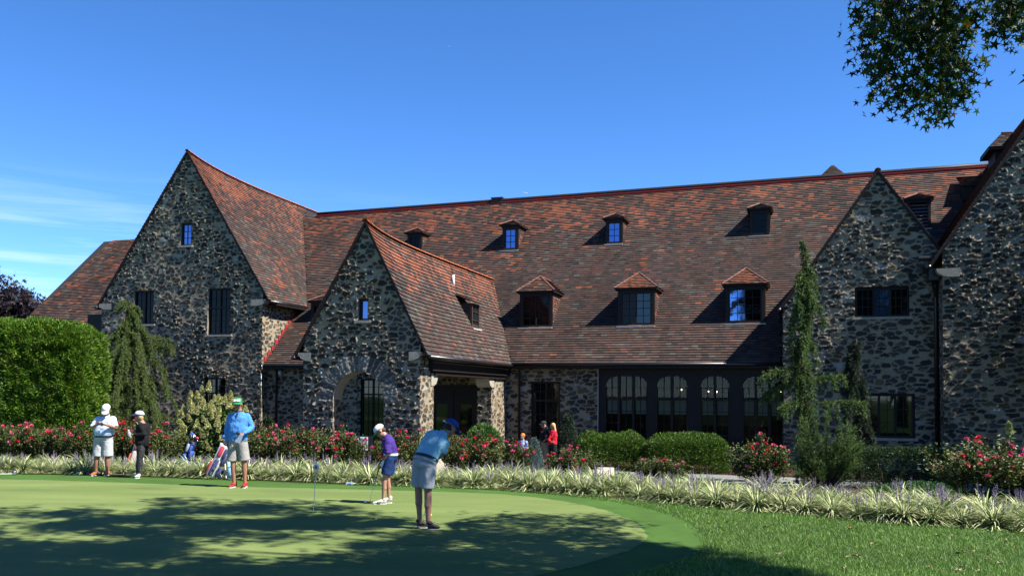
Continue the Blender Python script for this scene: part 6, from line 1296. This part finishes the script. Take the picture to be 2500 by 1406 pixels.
# ---------------------------------------------------------------- things held and things lying about
STEEL = mat('brushed_steel', (.5, .5, .52), .25, .5, metal=1.); GRIP = mat('black_grip', (.015, .015, .016), .9)
def wobj(b, name, m, label, cat, smooth=False, **k): o = b.build(name, m, None, smooth, **k); tag(o, label, cat); return o
# phone
l = np.array(pr1.location); c = l + A3((258 - 247) / 105., -.34, (1160 - 1034.5) / 105.); b = MB(); b.box((-.038, -.075, -.004), (.038, .075, .004)); o = wobj(b, 'phone', BLK, 'black phone held in both hands of the man in the white cap', 'phone', loc=tuple(c)); o.rotation_euler = (.55, 0, pi / 2)
# bottle and backpack of the woman in black
l = np.array(pr2.location); PB = mat('clear_plastic', (.6, .66, .72), .1, .6, alpha=.4); r_ = empty('water_bottle', tuple(l + A3(-.115, -.15, 1.0)), 0); tag(r_, 'clear water bottle in the hand of the woman in black', 'bottle'); r_.rotation_euler = (0, -.35, 0)
b = MB(); b.tube([[0, 0, -.10], [0, 0, -.09], [0, 0, .03], [0, 0, .06], [0, 0, .075]], [.028, .032, .032, .02, .013], 14); b.build('bottle_body', PB, r_, True); b = MB(); b.tube([[0, 0, .075], [0, 0, .092]], .015, 12); b.build('bottle_cap', WHT, r_)
r_ = empty('backpack', tuple(l + A3(.185, .0, .86))); tag(r_, 'small black backpack hanging at the back of the woman in black', 'backpack'); b = MB(); b.rings([A3(0, 0, -.17), A3(0, 0, -.12), A3(.01, 0, 0), A3(0, 0, .13), A3(-.01, 0, .18)], [A3(.03, 0, 0), A3(.06, 0, 0), A3(.065, 0, 0), A3(.05, 0, 0), A3(.02, 0, 0)], [A3(0, .08, 0), A3(0, .12, 0), A3(0, .125, 0), A3(0, .11, 0), A3(0, .05, 0)], n=16, pw=3); b.build('pack', BKN, r_, True)
b = MB(); b.tube([[-.02, -.10, .15], [-.10, -.13, .32], [-.16, -.13, .40]], .012, 6); b.build('strap', BLK, r_)
# papers held by the man in blue
l = np.array(pr3.location); q = l + A3((592 - 580) / 118.6, -.27, (1188 - 1066) / 118.6); b = MB(); b.box((-.055, -.004, -.11), (.055, .004, .07)); o = wobj(b, 'score_card', mat('grey_blue_paper', (.25, .30, .40), .8), 'folded grey blue card held by the man in the blue pullover', 'card', loc=tuple(q)); o.rotation_euler = (.1, .35, .3)
b = MB(); b.tube([[-.03, 0, 0], [.03, 0, .0]], [.028, .03], 14); b.ell((-.03, 0, 0), (.012, .028, .028)); o = wobj(b, 'range_finder', BLK, 'small black rangefinder in the hand of the man in the blue pullover', 'rangefinder', True, loc=tuple(l + A3(.085, -.30, 1.12)))
def putter(name, top, bend, foot, headdir, label, hm, shaftm=STEEL):
    root = empty(name, tuple(foot)); tag(root, label, 'putter'); T, B_ = A3(*top) - foot, A3(*bend) - foot; d = unit(B_ - T); b = MB(); b.tube([T + d * .26, B_, A3(0, 0, .02)], [.0065, .0045, .0045], 7); b.build('shaft', shaftm, root, True); b = MB(); b.tube([T, T + d * .27], [.014, .010], 9); b.build('grip', GRIP, root, True)
    h = unit(A3(*headdir)); x = np.cross(h, [0, 0, 1]); b = MB(); b.rings([A3(0, 0, .014) + h * t for t in (-.01, 0, .09, .105)], [x * w for w in (.010, .02, .02, .010)], [A3(0, 0, w) for w in (.007, .012, .012, .007)], n=8, pw=4); b.build('putter_head', hm, root); return root
putter('putter', P4 + H4 + A3(.03, .02, .12), gp(906, 1205, .13) if False else at(905.5, 1207, 15.93), at(904, 1225, 15.93) * A3(1, 1, 0), (-1, 0, 0), 'putter held by the boy in purple, its black head beside the white ball', BLK)
e5 = gp(1036, 1258); putter('putter', P5 + H5 + A3(0, 0, .12), e5 + (P5 + H5 - e5) * .12, e5, (.9, .3, 0), 'putter of the boy in the teal polo, half hidden behind his legs', mat('teal_paint', (.02, .25, .22), .4))
def ball(px_, py_, m, label, z=.0213): q = gp(px_, py_, z); b = MB(); b.ell((0, 0, 0), (.0213,) * 3, nu=20, nv=14); return wobj(b, 'golf_ball', m, label, 'golf ball', True, loc=(q[0], q[1], .0268))
YB = mat('yellow_ball', (.60, .78, .02), .3, .5); WB = mat('white_ball', (.82, .82, .82), .3, .5)
ball(892.5, 1225, WB, 'white golf ball at the putter head of the boy in purple'); ball(918, 1267, YB, 'bright yellow golf ball alone on the putting green'); ball(1051, 1257.5, YB, 'yellow golf ball just beyond the legs of the boy in the teal polo')
# practice hole marker: stick with a lettered disc in a cup
r_ = empty('hole_marker', tuple(gp(764.5, 1251) * A3(1, 1, 0))); tag(r_, 'thin practice hole marker with a round plate lettered A standing in its cup', 'hole marker'); top_ = at(771.5, 1150, gp(764.5, 1251)[1]) - np.array(r_.location)
b = MB(); b.tube([[0, 0, -.05], list(top_)], .006, 7); b.build('stick', mat('white_rod', (.45, .6, .65), .4, .4), r_); b = MB(); b.tube([list(top_ + [0, 0, .06] + A3(0, -.006, 0)), list(top_ + [0, 0, .06] + A3(0, .006, 0))], .054, 24); b.tube([list(top_ + [0, 0, .0]), list(top_ + [0, 0, -.05])], [.013, .008], 8); dk = b.build('plate', mat('pale_plastic', (.40, .47, .46), .5), r_)
b = MB(); tz = top_ + A3(0, 0, .12); b.box((tz[0] - .05, -.005, tz[2] - .01), (tz[0] - .04, .005, tz[2] + .04)); b.box((tz[0] + .04, -.005, tz[2] - .01), (tz[0] + .05, .005, tz[2] + .04)); b.box((tz[0] - .05, -.0049, tz[2] + .03), (tz[0] + .05, .0049, tz[2] + .04)); b.build('frame', WHT, r_)
text_on(dk, 'A', tuple(top_ + A3(0, -.008, .06)), (pi / 2, 0, 0), .075, BLK, 'letter', bold=.002, ext=.001)
b = MB(); b.tube([[0, 0, -.001], [0, 0, .0015]], .054, 24); b.build('cup', mat('cup_painted_shade', (.004, .006, .004), .9), r_)  # flat disc; the darkness inside the hole is painted in its colour
r_.location.z = .006
# small white tee by the shoe of the man in blue
q = gp(604, 1192); b = MB(); b.tube([[0, 0, 0], [0, 0, .05], [0, 0, .055]], [.002, .003, .007], 8); wobj(b, 'tee', WHT, 'tiny white tee in the green next to the red shoe', 'tee', loc=(q[0], q[1], .004))
# putter with a white ball end lying beyond the green on the far left, and one near the phone man
q0, q1 = gp(-60, 1161), gp(37, 1159); r_ = empty('lying_putter', (q1[0], q1[1], .01)); tag(r_, 'putter with a pale shaft lying on the turf at the left edge', 'putter'); b = MB(); b.tube([[q0[0] - q1[0], q0[1] - q1[1], .02], [0, 0, .02]], .008, 7); b.build('shaft', mat('pale_shaft', (.6, .62, .62), .4), r_, True); b = MB(); b.ell((.0, 0, .05), (.035, .05, .045)); b.box((-.01, -.05, .0), (.045, .05, .03)); b.build('putter_head', STEEL, r_)
q = gp(190, 1158); r_ = empty('lying_putter', (q[0], q[1], .012)); tag(r_, 'putter with black grip and white head lying at the feet of the phone man', 'putter'); b = MB(); b.tube([[-.34, 0, .02], [-.12, .0, .02]], [.024, .016], 9); b.build('grip', BLK, r_, True); b = MB(); b.tube([[-.12, 0, .02], [.40, .03, .02]], .011, 7); b.build('shaft', mat('blue_shaft', (.03, .06, .4), .4), r_, True)
b = MB(); b.rings([A3(-.03, -.03, .03), A3(0, -.03, .03), A3(.08, -.03, .03), A3(.11, -.03, .03)], [A3(0, .02, 0), A3(0, .045, 0), A3(0, .045, 0), A3(0, .02, 0)], [A3(0, 0, .014), A3(0, 0, .024), A3(0, 0, .024), A3(0, 0, .014)], n=12); b.build('putter_head', WHT, r_, True)
# head cover by his foot
q = gp(243, 1159); b = MB(); b.rings([A3(-.05, .0, .10), A3(-.02, 0, .085), A3(.05, 0, .04), A3(.07, -.02, .02)], [A3(0, .03, 0), A3(0, .045, 0), A3(0, .045, 0), A3(0, .025, 0)], [A3(.02, 0, .02), A3(.02, 0, .03), A3(.02, 0, .03), A3(.01, 0, .02)], n=12); wobj(b, 'club_cover', BLK, 'black club head cover lying against the orange shoe', 'head cover', True, loc=(q[0], q[1] - .12, .01))
# plastic bottle on the turf
q = gp(856, 1184); r_ = empty('plastic_bottle', (q[0], q[1], .035), .15); tag(r_, 'clear plastic bottle with a blue label lying at the turf edge', 'bottle'); b = MB(); b.tube([[-.10, 0, 0], [-.095, 0, 0], [.02, 0, 0], [.06, 0, 0], [.085, 0, 0]], [.028, .033, .032, .02, .012], 14); b.build('bottle_body', PB, r_, True); b = MB(); b.tube([[-.04, 0, 0], [.01, 0, 0]], .0335, 14, cap=False); b.build('wrapper', mat('blue_label', (.12, .2, .55), .4), r_, True); b = MB(); b.tube([[.085, 0, 0], [.10, 0, 0]], .014, 12); b.build('bottle_cap', WHT, r_)
# golf bags
def golf_bag(name, loc, rz, label, cols, sc=1.0, lean=.38, clubs=7, seed=1):
    r = np.random.default_rng(seed); root = empty(name, loc, rz); tag(root, label, 'golf bag'); a = A3(sin(lean), .12, cos(lean)); a = unit(a); x = unit(np.cross(a, [0, 1, 0])); y = np.cross(a, x); H_ = .86 * sc; m0, m1, m2 = [mat(f'bag_cloth_{seed}_{i}', c, .7) for i, c in enumerate(cols)]
    b = MB(); t = [0, .06, .5, .92, 1]; w = [.10, .125, .12, .14, .145]; b.rings([a * H_ * q + A3(0, 0, .03) for q in t], [x * v * sc for v in w], [y * v * .85 * sc for v in w], n=20, pw=2.6); body = b.build('bag_body', m0, root, True)
    for (u0, u1, off, wd, dp, mm) in ((.04, .34, -.17, .10, .09, m1), (.40, .72, -.13, .085, .06, m1), (.03, .55, .02, .030, .055, m1), (.6, .93, .03, .04, .05, m2), (.6, .9, -.08, .05, .04, m1), (.05, .45, .11, .03, .04, m2)):
        b = MB(); yy = y * (-1 if y[1] > 0 else 1); fo = .085 if abs(off) < .1 else .03; c0, c1 = a * H_ * u0 + x * off * sc + yy * fo + A3(0, 0, .03), a * H_ * u1 + x * off * sc + yy * fo + A3(0, 0, .03); b.rings([c0, c0 * .9 + c1 * .1, c0 * .1 + c1 * .9, c1], [x * dp * .5, x * dp, x * dp, x * dp * .5], [y * wd * .7, y * wd, y * wd, y * wd * .7], n=12, pw=3); b.build('pocket', mm, root, True)
    b = MB(); b.rings([a * H_ * .985 + A3(0, 0, .03), a * H_ * 1.03 + A3(0, 0, .03)], [x * .15 * sc] * 2, [y * .13 * sc] * 2, n=20); b.build('rim', BLK, root, True)
    for q in (-1, 1): b = MB(); s0 = a * H_ * .85 + y * q * .06; b.tube([s0, A3(.42 * sc, q * .22, .0) + A3(0, 0, .01)], .008, 6); b.build('stand_leg', STEEL, root)
    b = MB(); b.tube([a * H_ * .85 - x * .13 - y * .1, a * H_ * .6 - x * .05 - y * .2, a * H_ * .35 + x * .1 - y * .17, a * H_ * .3 + x * .12], .014, 6); b.build('strap', BLK, root)
    for k in range(clubs):
        an = 2 * pi * k / clubs; q = x * cos(an) * .08 + y * sin(an) * .07; e_ = a * (H_ + .14 + .10 * r.random()) + q * 1.5; bb = MB(); bb.tube([a * H_ + q, e_], .006, 6); c = bb.build('club', STEEL, root, True)
        bb = MB()
        if k % 3 == 0: bb.ell(e_ + A3(0, 0, .03), (.055, .045, .05)); bb.build('head_cover', mat(f'cover_{seed}_{k}', [(.02, .09, .6), (.4, .03, .05), (.55, .6, .62)][(k // 3) % 3], .7), c, True)
        else: bb.rings([e_ - x * .01, e_ + x * .05 + a * .01, e_ + x * .075 + a * .02], [a * .012, a * .026, a * .02], [y * .007] * 3, n=8); bb.build('club_head', STEEL, c, True)
    return root
q = gp(517, 1170); golf_bag('golf_bag', (q[0] - .12, q[1] + .25, 0), .15, 'white, navy and red stand bag full of clubs beside the man in blue', [(.62, .60, .60), (.035, .045, .12), (.45, .03, .06)], .92, .42, 8, 3)
b = MB(); b.rings([A3(0, 0, .0), A3(.01, 0, .2), A3(-.01, 0, .38)], [A3(.055, 0, 0), A3(.045, 0, 0), A3(.035, 0, 0)], [A3(0, .03, 0), A3(0, .035, 0), A3(0, .02, 0)], n=14); q2 = gp(552, 1171); wobj(b, 'towel', mat('pale_blue_towel', (.30, .55, .80), .9, bump=.01, bscale=12), 'pale blue towel hanging down at the right side of the golf bag', 'towel', True, loc=(q2[0], q2[1] + .2, .0))
q = place(447, 27.0); golf_bag('golf_bag', (q[0], q[1], q[2]), -.2, 'dark blue golf bag half hidden behind the liriope, right of the woman in black', [(.02, .03, .12), (.03, .1, .4), (.4, .42, .45)], .95, .35, 7, 5)
q = place(323, 23.2); golf_bag('golf_bag', (q[0], q[1], q[2]), .3, 'grey golf bag mostly hidden behind the woman in black and the roses', [(.3, .28, .27), (.4, .35, .33), (.5, .1, .05)], .9, .3, 5, 7)
# members sign on a dark stand
q = at(885, 1066, 26.0); gz_ = float(ground_z(q[0], q[1])); r_ = empty('sign', (q[0], q[1], gz_)); tag(r_, 'white sign board on a black stand behind the roses, lettered MEMBERS ONLY', 'sign'); tz = q[2] - gz_; b = MB(); b.box((-.28, .02, 0), (.30, .05, tz + .02)); b.build('stand', BLK, r_)
b = MB(); b.box((-.16, .005, tz - .38), (.155, .018, tz)); bd = b.build('board', mat('white_board', (.62, .68, .80), .6), r_); text_on(bd, 'MEMBERS', (0.0, .003, tz - .235), (pi / 2, 0, 0), .058, BLK, bold=.0012, ext=.001); text_on(bd, 'ONLY', (0, .003, tz - .31), (pi / 2, 0, 0), .04, BLK, ext=.001)
b = MB()
for x0, x1, h_ in ((-.045, -.035, .07), (-.02, -.008, .08), (.005, .015, .08), (.03, .045, .085)): b.box((x0, .001, tz - .135), (x1, .005, tz - .135 + h_))
b.box((-.065, .001, tz - .16), (.065, .005, tz - .155)); b.build('emblem', BLK, bd)
# two stone blocks with sloping tops beside the path
def block(px_, Y, rz, m, label, w=.62):
    q = place(px_, Y); r_ = empty('stone_block', q, rz); tag(r_, label, 'stone block'); b = MB(); b.raw([[-w / 2, -.2, 0], [w / 2, -.2, 0], [w / 2, .2, 0], [-w / 2, .2, 0], [-w / 2, -.2, .28], [w / 2, -.2, .28], [w / 2, .2, .46], [-w / 2, .2, .46]], [[0, 3, 2, 1], [4, 5, 6, 7], [0, 1, 5, 4], [1, 2, 6, 5], [2, 3, 7, 6], [3, 0, 4, 7]]); b.build('block', mat('dark_block', (.06, .05, .045), .8), r_)
    b = MB(); b.raw([[-w / 2 - .02, -.235, .272], [w / 2 + .02, -.235, .272], [w / 2 + .02, .215, .475], [-w / 2 - .02, .215, .475], [-w / 2 - .02, -.235, .292], [w / 2 + .02, -.235, .292], [w / 2 + .02, .215, .495], [-w / 2 - .02, .215, .495]], [[0, 3, 2, 1], [4, 5, 6, 7], [0, 1, 5, 4], [1, 2, 6, 5], [2, 3, 7, 6], [3, 0, 4, 7]]); b.build('top_slab', m, r_)
block(1478, 26.6, .0, mat('pale_slab', (.50, .43, .35), .8, var=.05), 'pale topped stone block behind the liriope below the left yew bush', .5)
block(1574, 25.8, -.35, mat('grey_slab', (.14, .13, .12), .8, var=.1), 'dark grey topped stone block beside the sparse low rose bush', .5)
# airliners high in the sky
AL = mat('white_aircraft_paint', (.85, .85, .87), .4)
def airliner(px_, py_, D_, L_, label):
    c = at(px_, py_, D_); root = empty('airplane', tuple(c), .1); root.rotation_euler = (0, .12, .1); tag(root, label, 'airplane'); b = MB(); b.tube([[-L_ / 2, 0, .02 * L_], [-L_ * .3, 0, 0], [L_ * .4, 0, 0], [L_ / 2, 0, 0]], [.01 * L_, .05 * L_, .05 * L_, .01 * L_], 12); b.build('fuselage', AL, root, True)
    for q in (-1, 1): b = MB(); b.raw([[.1 * L_, q * .04 * L_, 0], [-.06 * L_, q * .04 * L_, 0], [-.14 * L_, q * .48 * L_, .03 * L_], [-.08 * L_, q * .48 * L_, .03 * L_], [.1 * L_, q * .04 * L_, .012 * L_], [-.06 * L_, q * .04 * L_, .012 * L_], [-.14 * L_, q * .48 * L_, .035 * L_], [-.08 * L_, q * .48 * L_, .035 * L_]], [[0, 1, 2, 3], [4, 7, 6, 5], [0, 3, 7, 4], [1, 5, 6, 2], [3, 2, 6, 7]]); b.build('wing', AL, root)
    b = MB(); b.raw([[-.36 * L_, -.006 * L_, .03 * L_], [-.48 * L_, -.006 * L_, .03 * L_], [-.54 * L_, -.006 * L_, .2 * L_], [-.48 * L_, -.006 * L_, .2 * L_], [-.36 * L_, .006 * L_, .03 * L_], [-.48 * L_, .006 * L_, .03 * L_], [-.54 * L_, .006 * L_, .2 * L_], [-.48 * L_, .006 * L_, .2 * L_]], [[0, 1, 2, 3], [4, 7, 6, 5], [0, 3, 7, 4], [1, 5, 6, 2], [2, 6, 7, 3]]); b.build('tail_fin', AL, root)
airliner(1283, 471, 6000, 26, 'tiny white airliner just above the long roof ridge'); airliner(1097, 114, 9000, 17, 'tiny white airliner high up in the clear sky')
